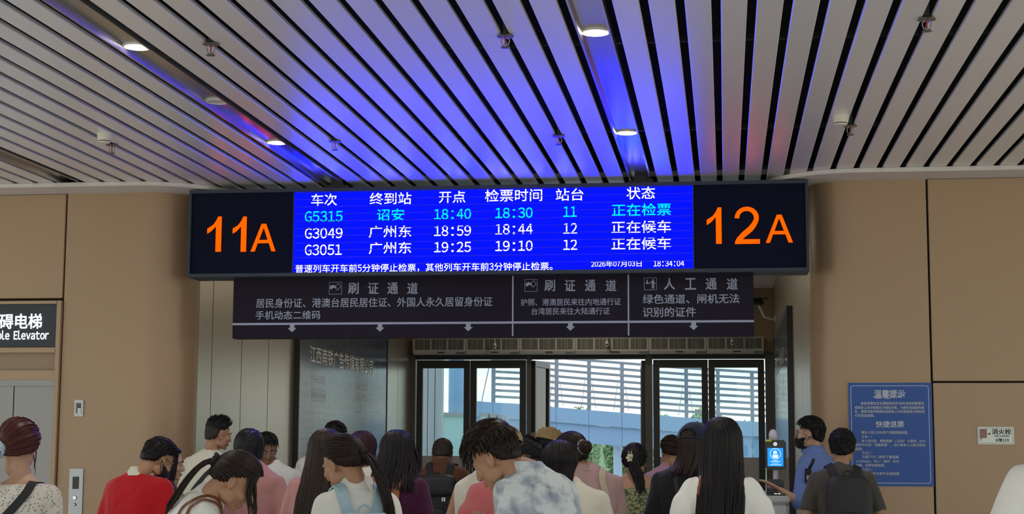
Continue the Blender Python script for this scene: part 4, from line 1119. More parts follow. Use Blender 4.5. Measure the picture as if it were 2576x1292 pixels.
    for s in (-1, 1):
        b = MB(); R_ = []
        for t, hw, hh in ((-.07, .028, .05), (-.05, .04, .075), (0, .043, .08), (.06, .046, .055), (.13, .045, .042), (.17, .025, .03)):
            R_.append([W(s*.10+math.cos(a)*hw, yo(0)+t, max(0.002, hh/2+math.sin(a)*hh/2*1.0)) for a in [2*math.pi*j/12 for j in range(12)]])
        b.rings(R_); b.build('shoe', mat('shoe', (.5, .5, .48) if seed % 2 else (.03, .03, .03), .6) if seed % 2 else mat('shoe_dark', (.03, .03, .03), .5), P.root, smooth=True)
    if hair: make_hair(P, hair, hcol)
    return P
def smoothpath(pts, i0, it=3):
    for _ in range(it):
        q = pts[:]
        for i in range(max(i0, 1), len(pts)-1): q[i] = (pts[i-1]+pts[i]*2+pts[i+1])/4
        pts = q
    return pts
def backout(P, p, off):
    d = P.B @ Vector((0, 1, 0)); h = P.bvh.ray_cast(p-d*.45, d, .45+off)
    return h[0]-d*off if h[0] is not None else p
def pushout(P, p, off):
    loc, nrm, idx, dist = P.bvh.find_nearest(p)
    if loc is None: return p
    dd = (p-loc).dot(nrm)
    if dd < off and dist < .16: return loc + nrm*off
    return p
def cap_mesh(P, tf, mask=fmask0, edge=.10, nu=44, nv=26, sink=-.022):
    V = []; F = []
    for i in range(nv+1):
        th = 180*i/nv*.90
        for j in range(nu):
            u = dirv(360*j/nu, th); m = min(1, max(0, mask(u)/edge)); m = m*m*(3-2*m); t = sink*(1-m)+tf(u)*m
            V.append(P.H @ scalp(u, t))
    for i in range(nv):
        for j in range(nu):
            a = i*nu+j; c = i*nu+(j+1) % nu; F.append((a, a+nu, c+nu, c))
    return V, F
def make_hair(P, h, hcol):
    st = h['style']; rg = P.rg; mb = MB(); H = P.H
    nz_ = lambda u, s=9: noise.noise(u*s+Vector((P.zn*9, P.base.x*5, 0)))
    down = Vector((0, 0, -1))
    if st in ('short', 'fade'):
        top_ = h.get('top', .024); side = .003 if st == 'fade' else h.get('side', .010)
        tf = lambda u: side + (top_-side)*min(1, max(0, u.z*1.5-.05)) + .004*nz_(u)
        fms = lambda u: fmask0(u) - .26*math.exp(-((u.y-.02)/.22)**2)
        V, F = cap_mesh(P, tf, mask=fms); mb.add(V, F)
        fl = h.get('flow', 'fwd')
        for _ in range(int(h.get('n', 520)*1.5)):
            u = dirv(rg.uniform(-180, 180), math.degrees(math.acos(1-rg.random()*1.35)))
            if fms(u) < (.03 if u.z > .3 else .12) or (st == 'fade' and u.z < .35): continue
            flow = Vector((.25*rg.gauss(0, 1), .8, -.2)) if u.z > .45 else Vector((.2*rg.gauss(0, 1), .15, -1))
            if fl == 'up' and u.z > .45: flow = Vector((.4*rg.gauss(0, 1), .4, .8))
            f_ = (flow - u*flow.dot(u)*(.95 if fl != 'up' else .3)).normalized(); L = h.get('len', .035)*rg.uniform(.6, 1.3)*(1 if u.z > .4 else .5)
            t = tf(u); pts = [H @ (scalp(u, t*.93) + f_*L*q + u*(L*.34*q-(L*.42*q*q if fl != 'up' else 0))) for q in (0, .35, .7, 1)]
            mb.tube(pts, [.0030, .0052, .0038, .0006], 4, flat=.55, cap=False)
        o = mb.build('hair', HM[hcol] if st == 'short' else HM['black'], P.root, smooth=True)
        if st == 'fade':
            mb2 = MB(); V, F = cap_mesh(P, lambda u: .0045, mask=fms, edge=.04); mb2.add(V, F); mb2.build('shaved_sides', HM['fade'], P.root, smooth=True)
        return
    vol = h.get('vol', .013); tf = lambda u: vol*(1 if st != 'long' else min(1, max(.05, .7+u.z*1.6))) + .003*nz_(u)
    V, F = cap_mesh(P, tf); mb.add(V, F)
    L = h.get('L', .4); curl = h.get('curl', 0); drift = Vector(h.get('drift', (0, 0, 0)))
    if st == 'long':
        n = h.get('n', 190); part = h.get('part', 0); mxaz = h.get('az', 128); conv = h.get('conv', .1)
        for i in range(n):
            az = -mxaz + 2*mxaz*(i+rg.random())/n; th0 = rg.uniform(6, 30); the = 100 if abs(az) < 95 else 84
            t = vol*rg.uniform(.85, 1.25)+.003; pts = []
            for q in range(6):
                th = th0+(the-th0)*q/5; a_ = az*(.55+.45*min(1, q/3))+part*(1-min(1, q/3)); pts.append(H @ scalp(dirv(a_, th), t))
            c = pts[-1].copy(); hc = H @ Vector((0, -.03, -.08)); LL = L*rg.uniform(.74, 1.04); of_ = rg.uniform(.010, .022); ph = rg.uniform(0, 6.28); m = 9
            out = (c-hc); out.z = 0
            for q in range(1, m+1):
                s = q/m; p = hc*0 + c + down*LL*s - out*conv*min(1, s*2) + drift*s*s
                p += Vector((math.sin(ph+s*curl*9), math.cos(ph+s*curl*9), 0))*(.004+.010*min(curl, 1.5)*(1 if curl else 0))*min(1, s*2)
                pts.append(backout(P, p, of_))
            pts = smoothpath(pts, 6); k = len(pts); w = h.get('w', .0095)*rg.uniform(.7, 1.2)
            mb.tube(pts, [w*.3]+[w]*(k-5)+[w*.9, w*.7, w*.45, .0008], 5, flat=.55, cap=False)
    if st in ('pony', 'bun'):
        tie = dirv(h.get('taz', 0), h.get('tth', 78)); T = scalp(tie, .016)
        for i in range(h.get('n', 150)):
            az = rg.uniform(-180, 180)
            lo, hi = 5, 147; best = None
            for th in range(hi, lo, -4):
                u = dirv(az, th)
                if fmask(u) > .06: best = th; break
            if best is None: continue
            u0 = dirv(az, best-rg.uniform(0, 14)); t = vol*rg.uniform(.9, 1.2)+.002; pts = []
            for q in range(8):
                s = q/7; u = u0.slerp(tie, s) if u0.dot(tie) > -.95 else u0
                pts.append(H @ scalp(u.normalized(), t*(1-.2*s)))
            pts[-1] = H @ T
            mb.tube(pts, [.002]+[.0065]*5+[.005, .004], 5, flat=.5, cap=False)
        TW = H @ T; out = (TW - H @ C0).normalized()
        if st == 'pony':
            dv = Vector(h.get('dir', (0, 0, 0)))
            for i in range(h.get('nt', 90)):
                ph = rg.uniform(0, 6.28); rr = rg.random()**.6; sp = h.get('spread', .028); LL = L*rg.uniform(.75, 1.05); m = 10; a = out.orthogonal().normalized(); c_ = out.cross(a); ph2 = rg.uniform(0, 6.28); pts = []
                for q in range(m+1):
                    s = q/m; wd = sp*rr*min(1, .35+s*1.6)*(1-.35*s*s)
                    p = TW + out*(.055*(1-math.exp(-s*5))) + down*LL*(s**1.25) + dv*s + (a*math.cos(ph)+c_*math.sin(ph))*wd
                    if curl: p += Vector((math.sin(ph2+s*curl*10), math.cos(ph2+s*curl*10), 0))*.013*min(1, s*3)
                    pts.append(backout(P, p, .014) if q > 2 else p)
                pts = smoothpath(pts, 3, 2); w = .0065; mb.tube(pts, [w*.8]+[w]*(m-4)+[w*.85, w*.6, w*.35, .0006], 5, flat=.6, cap=False)
        else:
            bc = TW + out*.022; br = h.get('br', .045)
            mb.ell(bc, (br*.86,)*3, nu=16, nv=10)
            for i in range(46):
                ax_ = Vector((rg.gauss(0, 1), rg.gauss(0, 1), rg.gauss(0, 1))).normalized(); a = ax_.orthogonal().normalized(); c_ = ax_.cross(a); a0 = rg.uniform(0, 6.28)
                mb.tube([bc+(a*math.cos(a0+q*.45)+c_*math.sin(a0+q*.45))*(br*rg.uniform(.86, 1.05)) for q in range(9)], [.001]+[.0055]*7+[.001], 5, cap=False)
    for i in range(h.get('stray', 0)):    # loose strands by the face
        az = h.get('saz', 110)+rg.uniform(-18, 18); u = dirv(az, 70); p = H @ scalp(u, .008); pts = [H @ scalp(dirv(az, 35), .015), H @ scalp(dirv(az, 52), .016), p]; LL = rg.uniform(.10, h.get('SL', .22))
        for q in range(1, 7): pts.append(p+down*LL*q/6+Vector((math.sin(q+az), math.cos(q+az), 0))*.006)
        mb.tube(pts, [.003, .004, .004, .0035, .003, .003, .0025, .002, .0006], 4, cap=False)
    P.hair = mb.build('hair', HM[hcol], P.root, smooth=True)
    if h.get('tiecol') and st in ('pony', 'bun'):
        P_ = TW; b = MB(); a = out.orthogonal().normalized(); c_ = out.cross(a); r0 = h.get('tr', .022); rr = h.get('tt', .008); nn = 30
        off = out*.008 if st == 'pony' else out*.012
        if st == 'bun': r0 = h.get('tr', .04)
        for _ in range(h.get('tl', 2)):
            pts = [P_+off+(a*math.cos(2*math.pi*q/nn)+c_*math.sin(2*math.pi*q/nn))*(r0*(1+.12*math.sin(q*2.3+_))) + out*(.006*math.sin(q*1.7+_*2)) for q in range(nn+1)]
            b.tube(pts, [rr*(1+.35*math.sin(q*2.9+_)) for q in range(nn+1)], 8, cap=False)
        b.build('scrunchie', h['tiecol'], P.root, smooth=True)
# ---- straps draped on the shirt
def ribbon(P, pts, width, off=.006, th=.004, smooth=7, free=()):
    Q = []
    pts = [Vector(p) for p in pts]
    for a, b_ in zip(pts[:-1], pts[1:]):
        for q in range(smooth): Q.append(a.lerp(b_, q/smooth))
    Q.append(pts[-1]); S_ = []; Ns = []
    for p in Q:
        loc, nrm, i, d = P.bvh.find_nearest(p)
        S_.append(loc+nrm*off); Ns.append(nrm.copy())
    for _ in range(4):
        S2 = S_[:]; N2 = Ns[:]
        for i in range(1, len(S_)-1): S2[i] = (S_[i-1]+S_[i]*2+S_[i+1])/4; N2[i] = (Ns[i-1]+Ns[i]+Ns[i+1]).normalized()
        S_, Ns = S2, N2
    V = []; F = []
    for i, p in enumerate(S_):
        t = (S_[min(i+1, len(S_)-1)]-S_[max(i-1, 0)]).normalized(); n = Ns[i]; w = t.cross(n).normalized()*width/2; n = w.cross(t).normalized()*-1 if w.cross(t).dot(n) < 0 else w.cross(t).normalized()
        p = pushout(P, p, off)
        V += [p-w, p+w, p+w*.92+n*th, p-w*.92+n*th]
    for i in range(len(S_)-1):
        for j in range(4): a = i*4+j; c = i*4+(j+1) % 4; F.append((a, c, c+4, a+4))
    F += [(3, 2, 1, 0), tuple((len(S_)-1)*4+j for j in range(4))]
    return MB().add(V, F)
def soft_box(P, c, half, m, name, par, bulge=.25, rot=None, vs=.012, W=None, seed=0):
    """rounded bag volume, c & half in body space"""
    b = MB(); R_ = []
    W = W or P.W
    n = 24
    for t in np.linspace(-1, 1, 13):
        sc_ = (1-abs(t)**5*.35); ring = []
        for j in range(n):
            a = 2*math.pi*j/n; cc, ss = math.cos(a), math.sin(a); e_ = .5
            ring.append(W(c[0]+math.copysign(abs(cc)**e_, cc)*half[0]*sc_, c[1]+math.copysign(abs(ss)**e_, ss)*half[1]*sc_*(1-bulge*.5*(t+.3)), c[2]+t*half[2]))
        R_.append(ring)
    b.rings(R_); V, F, N = voxel(b, vs, 3); V = folds(V, N, .007, P.rg, 31+seed+c[2])
    return link(name, np_mesh(name, [(V, F)]), m, par, smooth=True)
def backpack(P, label, m, ms, wd=.15, ht=.21, dp=.075, drop=.28, dx=0, flap=False, straps=(-1, 1), top=True):
    zc = P.zn - drop; yb = -.118
    q = P.bvh.ray_cast(P.W(dx, -.6, zc), P.B @ Vector((0, 1, 0)))[0]
    if q is not None: yb = (P.B.inverted() @ (q-P.base)).y
    o = empty('backpack', P.W(dx, yb-dp, zc-ht), label, 'backpack', 'backpacks worn in the queue')
    body = soft_box(P, (dx, yb-dp-.004, zc), (wd, dp, ht), m, 'bag_body', o)
    soft_box(P, (dx, yb-dp*2-.012, zc-ht*.45), (wd*.72, dp*.32, ht*.42), m, 'front_pocket', o, seed=2)
    if flap:
        soft_box(P, (dx, yb-dp-.02, zc+ht*.72), (wd*1.08, dp*1.12, ht*.36), m, 'top_flap', o, seed=5)
        for s in (-1, 1):
            x = dx+s*wd*.5
            MB().box((-.014, -.006, -.016), (.014, .006, .016), Matrix.Translation(P.W(x, yb-dp*2.15-.012, zc+ht*.28)) @ P.B.to_4x4()).build('buckle', M_chrome, o)
            MB().tube([P.W(x, yb-dp*2.15-.01, zc+ht*.5), P.W(x, yb-dp*2.3-.012, zc), P.W(x, yb-dp*2.25, zc-ht*.4)], .009, 6, flat=.3).build('closure_strap', ms, o)
    for s in straps:
        x = s*min(.085, wd*.62)+dx*.5
        pts = [P.W(x*.8, yb-.01, zc+ht*.85), P.W(x, -.06, P.zn-.035), P.W(x*1.12, .0, P.zn+.0), P.W(x*1.18, .12, P.zn-.10), P.W(x*1.3, .14, P.zn-.26*P.k), P.W(s*(P.sw-.02), .03, P.zn-.40*P.k), P.W(s*wd*.9, yb, zc-ht*.7)]
        ribbon(P, pts, .052, .006, .009).build('shoulder_strap', ms, o, smooth=False)
    pts = [P.W(dx+.035*math.cos(a), yb-.03, zc+ht*(.95)+.045*math.sin(a)) for a in [math.pi*q/8 for q in range(9)]]
    MB().tube(pts, .006, 6).build('grab_handle', ms, o)
    return o
def strap_bag(P, label, m, pts, width, bagat, half, name='shoulder_bag', mb_=None, extra=None, cat='bag'):
    o = empty(name, P.W(*bagat), label, cat)
    ribbon(P, [P.W(*p) for p in pts], width).build('strap', m, o)
    if extra: ribbon(P, [P.W(*p) for p in extra], width).build('strap', m, o)
    soft_box(P, bagat, half, mb_ or m, 'bag_body', o)
    soft_box(P, (bagat[0], bagat[1]-half[1]-.004, bagat[2]+half[2]*.3), (half[0]*.9, .010, half[2]*.5), mb_ or m, 'flap', o, vs=.009)
    return o
def glasses(P, col=(.02, .02, .02), r=.021):
    H = P.H; m = mat('glasses_%d' % int(col[0]*100), col, .3, .6); o = None; fr = MB()
    for s in (-1, 1): fr.tube([H @ Vector((s*.032+math.cos(a)*r, .094+.0*s, -.005+math.sin(a)*r*.85)) for a in [2*math.pi*k/18 for k in range(19)]], .0013, 6, cap=False)
    fr.tube([H @ Vector((-.011, .095, .0)), H @ Vector((.011, .095, .0))], .0013, 6)
    for s in (-1, 1): fr.tube([H @ Vector((s*.053, .093, .002)), H @ Vector((s*.074, .06, .004)), H @ Vector((s*.082, -.01, .004)), H @ Vector((s*.084, -.03, -.02))], .0016, 6)
    o = fr.build('glasses', m, P.root)
    for s in (-1, 1):
        b = MB(); V = [H @ Vector((s*.032+math.cos(a)*r, .094, -.005+math.sin(a)*r*.85)) for a in [2*math.pi*k/18 for k in range(18)]]
        b.add(V, [tuple(range(18))]); link('lens', b.mesh(), M_glass_side, o)
def mask(P, m):
    H = P.H; V = []; F = []; nu, nv = 16, 12
    for i in range(nv+1):
        th = R(28+118*i/nv)
        for j in range(nu+1):
            ph = R(-8+196*j/nu)
            V.append(H @ Vector((math.sin(th)*math.cos(ph)*.066, .030+math.sin(th)*math.sin(ph)*.083, -.062+math.cos(th)*.062)))
    for i in range(nv):
        for j in range(nu): a = i*(nu+1)+j; F.append((a, a+1, a+nu+2, a+nu+1))
    b = MB(); b.add(V, F); o = link('face_mask', b.mesh(), m, P.root, smooth=True)
    so = o.modifiers.new('solid', 'SOLIDIFY'); so.thickness = .003
    for s in (-1, 1):
        for z in (-.035, -.09):
            MB().tube([H @ Vector((s*.060, .045, z)), H @ Vector((s*.074, .02, z*.7-.01)), H @ Vector((s*.088, -.022, -.02))], .0022, 5).build('ear_loop', m, o)
def cap(P, m, brim=True, t=.024, tilt=8, opening=False, flat=False, name='cap', bm_=None, blen=.075):
    H = P.H @ Matrix.Rotation(R(-tilt), 4, 'X'); V = []; F = []; nu, nv = 90, 34
    for i in range(nv+1):
        th = 92*i/nv
        for j in range(nu):
            u = dirv(360*j/nu, th); p = scalp(u, t + (.022*max(0, u.y)+.008*max(0, .9-abs(u.z)) if flat else 0))
            if flat: p.z = min(p.z, .125-.25*max(0, p.y)); 
            p += u*.004*noise.noise(u*6+Vector((P.zn, 0, 0)))*(3 if flat else 1)
            V.append(H @ p)
    for i in range(nv):
        for j in range(nu):
            az = 360*(j+.5)/nu; az = az-360 if az > 180 else az; th = 92*(i+.5)/nv
            if opening and (az/28)**2+((th-84)/20)**2 < 1: continue
            a = i*nu+j; c = i*nu+(j+1) % nu; F.append((a, a+nu, c+nu, c))
    b = MB(); b.add(V, F); o = link(name, b.mesh(), m, P.root, smooth=True); so = o.modifiers.new('solid', 'SOLIDIFY'); so.thickness = .003; so.offset = 1
    MB().ell(H @ scalp(Vector((0, 0, 1)), t+.004), (.008, .008, .005), nu=8, nv=6).build('button', m, o)
    b = MB(); b.tube([H @ scalp(dirv(360*q/36, 91), t+.002) for q in range(37)], .008, 6, flat=.35, cap=False); b.build('band', m, o)
    if brim:
        V = []; F = []; n = 18
        for i, s in enumerate((0, .35, .7, 1)):
            for j in range(n+1):
                a = R(25+130*j/n); e_ = math.sin(math.pi*j/n)**.6
                V.append(H @ Vector((math.cos(a)*(RAD.x+t), C0.y+math.sin(a)*(RAD.y+t)+blen*s*e_, C0.z+.004-.02*s+ .022*(1-abs(math.cos(a)))-.018)))
        for i in range(3):
            for j in range(n): a = i*(n+1)+j; F.append((a, a+1, a+n+2, a+n+1))
        b = MB(); b.add(V, F); q = link('brim', b.mesh(), bm_ or m, o, smooth=True); so = q.modifiers.new('solid', 'SOLIDIFY'); so.thickness = .004
    return o
M_tieblk = mat('tie_black', (.01, .01, .012), .8); M_tiewht = mat('tie_white', (.55, .52, .48), .8, noise_amp=.5, noise_scale=70)
M_tiegrey = mat('tie_grey', (.30, .29, .25), .8, noise_amp=.8, noise_scale=60, col2=(.03, .03, .03)); M_tieblue = mat('tie_lightblue', (.36, .46, .52), .5)
M_strapblk = mat('strap_black', (.012, .013, .016), .7); M_packblk = mat('pack_black', (.014, .014, .015), .55, bump=.2, bscale=150)
M_leather = mat('leather_tan', (.19, .055, .018), .45); M_packblue = mat('pack_lightblue', (.33, .47, .55), .6); M_canvas = mat('canvas_beige', (.44, .38, .27), .85)
M_strapor = mat('strap_orange', (.30, .10, .03), .6)

# 1 auburn woman
p = person('woman with auburn low ponytail and light blue scrunchie in floral blouse, far left', 7.8, (48, 1047), (56, 1196), yaw=6, hyaw=8, hp=6, hs=1.05, sw=.178, skin='a',
    hair=dict(style='pony', taz=-38, tth=112, vol=.026, L=.28, n=260, tiecol=M_tieblue, tr=.03, tt=.016, tl=3, nt=60, stray=4, dir=(-.03, -.02, 0)), hcol='auburn', top='floral', sleeve='elbow', topname='blouse', neckopen=.03)
z = p.zn
strap_bag(p, 'black crossbody bag with wide strap on the woman in the floral blouse', M_strapblk, [(.07, .10, z-.10), (.09, -.02, z-.01), (.06, -.12, z-.10), (-.04, -.14, z-.22), (-.16, -.10, z-.36), (-.19, .0, z-.46)], .045, (-.23, .0, z-.62), (.05, .09, .10))
# 2 red polo
p = person('man in red velvet polo with beige collar and black mask, bowed over his phone', 9.4, (402, 1097), (352, 1184), yaw=-14, hyaw=-42, hp=34, sw=.205, skin='b', hair=dict(style='short', top=.022, side=.012, len=.03, n=700), hcol='black', top='red', sleeve='tee', neck='collar')
p.collar.data.materials[0] = CL['cream']; mask(p, CL['black']); glasses(p)
# 3 woman in black behind him
p = person('woman with black bangs in black top, profile right, behind the man in red polo', 10.3, (425, 1117), (408, 1206), yaw=-45, hyaw=-78, hp=6, hs=.95, sw=.165, skin='a', hair=dict(style='long', L=.16, n=130, vol=.016), hcol='black', top='black')
# 4 white tee with faded sides
p = person('tall man with shaved sides in cream T-shirt before the steel wall', 12.0, (549, 1047), (530, 1131), yaw=-12, hyaw=-52, hp=10, sw=.20, skin='b', hair=dict(style='fade', top=.022, flow='up', len=.022, n=700), top='cream', arms=('phone', 'phone'))
z = p.zn
strap_bag(p, 'dark sling strap and bag on the man in cream T-shirt', M_strapblk, [(-.10, -.1, z-.40), (.0, -.13, z-.25), (.12, -.10, z-.12), (.14, .0, z-.03), (.10, .1, z-.15), (-.05, .13, z-.35)], .035, (-.17, -.14, z-.5), (.08, .04, .10))
# 5 wet black hair, pink top
p = person('woman with long wet-looking black hair in pink top, next to the bespectacled man', 10.5, (628, 1077), (652, 1176), yaw=-10, hyaw=-8, hp=14, sw=.175, skin='b', hair=dict(style='long', L=.17, n=190, vol=.014, part=10), hcol='wet', top='pink', sleeve='elbow', arms=('phone', 'bent'), topname='blouse')
# 6 glasses man facing
p = person('dark-haired man with glasses facing the queue, in white T-shirt', 12.3, (671, 1085), (692, 1165), yaw=-150, hyaw=-152, hp=20, sw=.19, skin='c', hair=dict(style='short', top=.024, side=.008, n=500), top='white', arms=('phone', 'phone'), dy=-.02)
glasses(p, (.35, .33, .3), .019)
# 7 foreground ponytail in white with tan bag
p = person('woman with brown ponytail bowed forward in white top with tan leather bag', 7.0, (600, 1130), (512, 1235), yaw=-62, hyaw=-74, hp=42, hs=1.03, sw=.165, skin='b',
    hair=dict(style='pony', taz=0, tth=98, vol=.014, L=.30, nt=100, n=260, tiecol=M_tieblk, tr=.020, tt=.010, spread=.03, dir=(-.17, -.02, 0), stray=26, saz=125, SL=.26), hcol='brown', top='white', sleeve='elbow', arms=('phone', 'phone'), lean=.12, dy=0)
z = p.zn
strap_bag(p, 'tan leather shoulder bag with two thin straps on the bowed woman in white', M_leather, [(.085, .09, z-.10), (.10, .0, z-.01), (.10, -.09, z-.08), (.12, -.13, z-.22), (.16, -.12, z-.36)], .014, (.25, -.12, z-.55), (.05, .14, .11), extra=[(.115, .09, z-.10), (.13, .0, z-.03), (.135, -.08, z-.09), (.15, -.12, z-.22), (.19, -.10, z-.36)], name='handbag')
# 8 man behind the very long hair
p = person('short-haired man in white shirt behind the woman with very long hair', 12.8, (844, 1057), (812, 1134), yaw=-6, hyaw=0, hp=8, sw=.20, skin='b', hair=dict(style='short', top=.020, n=420), top='lightblue', sleeve='long')
p.shirt.data.materials[0] = CL['white']
# 9 very long black hair
p = person('woman with very long straight black hair hanging to the waist, centre left', 8.9, (822, 1078), (806, 1180), yaw=0, hyaw=-4, hp=12, sw=.165, skin='b', hair=dict(style='long', L=.80, n=260, vol=.016, conv=-.15, drift=(-.05, 0, 0), w=.011), hcol='brown', top='pink')
# 10 ponytail, white shirt, light blue backpack
p = person('girl with dark ponytail in white shirt with light blue backpack, looking down left', 7.45, (862, 1088), (898, 1214), yaw=24, hyaw=62, hp=26, hs=1.04, sw=.18, skin='b',
    hair=dict(style='pony', taz=8, tth=108, vol=.015, L=.36, nt=120, n=280, tiecol=M_tieblk, tr=.018, tt=.009, spread=.036, dir=(.11, -.02, 0)), hcol='brown', top='white', sleeve='tee', neck='collar', dy=.01)
backpack(p, 'light blue backpack on the girl in white shirt with the dark ponytail', M_packblue, M_packblue, drop=.34, wd=.14)
# 11 reddish hair
p = person('woman with reddish brown hair in cream top, right of the ponytail girl', 11.5, (912, 1083), (930, 1176), yaw=-14, hyaw=-12, hp=8, sw=.17, skin='b', hair=dict(style='long', L=.13, n=150, vol=.017), hcol='red', top='cream')
# 12 purple with wavy hair
p = person('woman with long wavy black hair in dark purple T-shirt', 9.6, (1000, 1081), (998, 1182), yaw=-3, hyaw=-2, hp=4, sw=.175, skin='b', hair=dict(style='long', L=.24, n=240, vol=.020, curl=1.1, conv=-.35, w=.011), hcol='black', top='purple', arms=('phone', 'down'))
z = p.zn
backpack(p, 'black backpack with orange brown straps on the woman in purple', M_packblk, M_strapor, drop=.40, dx=-.08, wd=.12, ht=.19)
# 13 brown shirt
p = person('man with thinning hair in brown polo with large black backpack', 12.8, (1114, 1101), (1111, 1160), yaw=0, hyaw=2, hp=22, hs=1.0, sw=.20, skin='c', hair=dict(style='short', top=.008, side=.005, len=.014, n=300), hcol='fade', top='brown', neck='collar')
backpack(p, 'large black flap backpack with buckles on the man in brown polo', M_packblk, M_strapblk, flap=True, wd=.155, ht=.24, drop=.36)
# 14 white sleeveless, head hidden behind the denim man
p = person('person in white sleeveless top with dark strap, head hidden behind the denim-shirt man', 10.5, (1234, 1102), (1206, 1192), yaw=-8, hyaw=-10, hp=8, sw=.165, skin='b', hair=dict(style='pony', tth=70, L=.1, nt=30, n=80), top='cream', sleeve='none', arms=('down', 'phone'), topname='sleeveless_top')
z = p.zn
strap_bag(p, 'dark green strap bag on the person in white sleeveless top', mat('strap_green', (.012, .03, .025), .7), [(-.02, .1, z-.1), (.04, -.02, z-.02), (.07, -.10, z-.08), (.10, -.13, z-.2), (.14, -.1, z-.36)], .035, (.2, -.06, z-.52), (.04, .09, .09))
# 15 pink floral
p = person('person in ruffled pink floral blouse, mostly hidden behind the denim-shirt man', 9.0, (1260, 1108), (1252, 1198), yaw=10, hyaw=5, hp=10, hs=.9, sw=.135, skin='b', hair=dict(style='pony', tth=70, L=.08, nt=30, n=80), top='pinkfloral', sleeve='puff', arms=('down', 'phone'), topname='blouse', lean=.02)
# 16 denim shirt
p = person('young man in bleached denim shirt looking down left at his phone, front centre', 6.9, (1243, 1052), (1340, 1172), yaw=52, hyaw=74, hp=34, hs=1.08, sw=.205, skin='b', hair=dict(style='short', top=.040, side=.007, len=.055, n=800), hcol='brown', top='denim', sleeve='long', neck='collar', dy=0, lean=.10)
# 17 straw cap
p = person('man in straw-coloured cap, mostly hidden behind the denim-shirt man', 11.5, (1279, 1067), (1270, 1150), capt=0.024, yaw=0, hp=6, sw=.19, skin='b', hair=dict(style='short', top=.01, n=150), top='grey'); cap(p, CL['khaki'], brim=False)
# 18 black visor hat
p = person('person in black brimmed hat with pale brim edge, right of the straw cap', 12.3, (1318, 1098), (1312, 1176), capt=0.024, yaw=-60, hyaw=-82, hp=2, sw=.17, skin='b', hair=dict(style='short', top=.012, side=.014, n=250), hcol='brown', top='black'); cap(p, CL['black'], brim=True, blen=.09, flat=True, bm_=CL['black'])
# 19 beige cap
p = person('man in khaki newsboy cap and light blue collared shirt, by the open door', 13.3, (1381, 1069), (1354, 1142), capt=0.03, yaw=-20, hyaw=-48, hp=8, sw=.20, skin='b', hair=dict(style='short', top=.01, side=.006, n=200, len=.015), top='lightblue', neck='collar'); cap(p, CL['beige'], brim=True, flat=True, blen=.05)
z = p.zn
backpack(p, 'dark grey backpack on the man in khaki newsboy cap', M_packblk, M_strapblk)
# 20 black bob cream top
p = person('woman with smooth tucked black hair in cream top, right of the denim-shirt man', 9.0, (1407, 1107), (1440, 1214), yaw=4, hyaw=14, hp=16, hs=1.02, sw=.185, skin='b', hair=dict(style='long', L=.135, n=230, vol=.015, conv=.30, az=140), hcol='black', top='cream')
# 21 bun pink blazer
p = person('woman with low bun and grey scrunchie in pale pink blazer, centre right', 10.0, (1437, 1083), (1480, 1172), yaw=10, hyaw=24, hp=10, hs=1.06, sw=.19, skin='b', hair=dict(style='bun', taz=22, tth=92, vol=.018, n=240, br=.042, tiecol=M_tiegrey, tr=.034, tt=.014, tl=2), hcol='brown', top='pinkblazer', sleeve='long', neck='stand', topname='blazer')
z = p.zn
strap_bag(p, 'beige canvas bag with broad strap on the woman in pink blazer', M_canvas, [(.03, .12, z-.12), (.08, .0, z-.02), (.07, -.10, z-.08), (.10, -.14, z-.24), (.15, -.13, z-.42)], .042, (.20, -.16, z-.58), (.12, .05, .12))
# 22 green off-shoulder
p = person('woman with curly ponytail and cream flower clip in green off-shoulder blouse', 11.8, (1596, 1112), (1597, 1186), yaw=-3, hyaw=-4, hp=0, sw=.175, skin='b', hair=dict(style='pony', taz=-6, tth=88, vol=.014, L=.26, curl=1.3, nt=130, n=200, spread=.045, dir=(.09, 0, 0)), hcol='black', top='green', sleeve='off', arms=('phone', 'phone'), topname='blouse', neckopen=.10)
b = MB(); c = p.H @ scalp(dirv(-6, 92), .05)
for k in range(6):
    a = k*1.047; d = Vector((math.cos(a), -.3, math.sin(a))).normalized()
    b.ell(c+d*.02, (.014, .006, .010), Matrix.Rotation(-a, 3, 'Y'), 10, 6)
b.ell(c, (.008,)*3); 
for s in (-1, 1): b.tube([c, c+Vector((s*.006, -.01, .03)), c+Vector((s*.012, -.012, .05))], .0025, 5)
b.build('flower_clip', mat('flower', (.60, .54, .36), .6), p.root, smooth=True)
# 23 white scrunchie, lilac
p = person('woman with low bun, white scrunchie and lilac top, left of the navy cap', 12.9, (1689, 1092), (1676, 1172), yaw=10, hyaw=22, hp=14, sw=.165, skin='b', hair=dict(style='bun', taz=26, tth=104, vol=.012, n=200, br=.03, tiecol=M_tiewht, tr=.03, tt=.013), hcol='brown', top='lilac')
# 24 navy cap
p = person('person in navy baseball cap and black T-shirt with dark hair, left of the white blouse', 10.0, (1748, 1054), (1728, 1166), capt=0.028, yaw=0, hyaw=-24, hp=6, hs=1.03, sw=.19, skin='b', hair=dict(style='long', L=.20, n=170, vol=.014, drift=(-.05, 0, 0)), hcol='brown', top='black', arms=('down', 'phone')); cap(p, CL['navy'], opening=True, t=.028)
z = p.zn
strap_bag(p, 'black nylon bag with strap on the person in navy cap', M_strapblk, [(-.06, .12, z-.15), (-.09, .0, z-.02), (-.07, -.10, z-.08), (-.04, -.14, z-.25), (-.02, -.14, z-.36)], .03, (.0, -.20, z-.52), (.14, .06, .16))
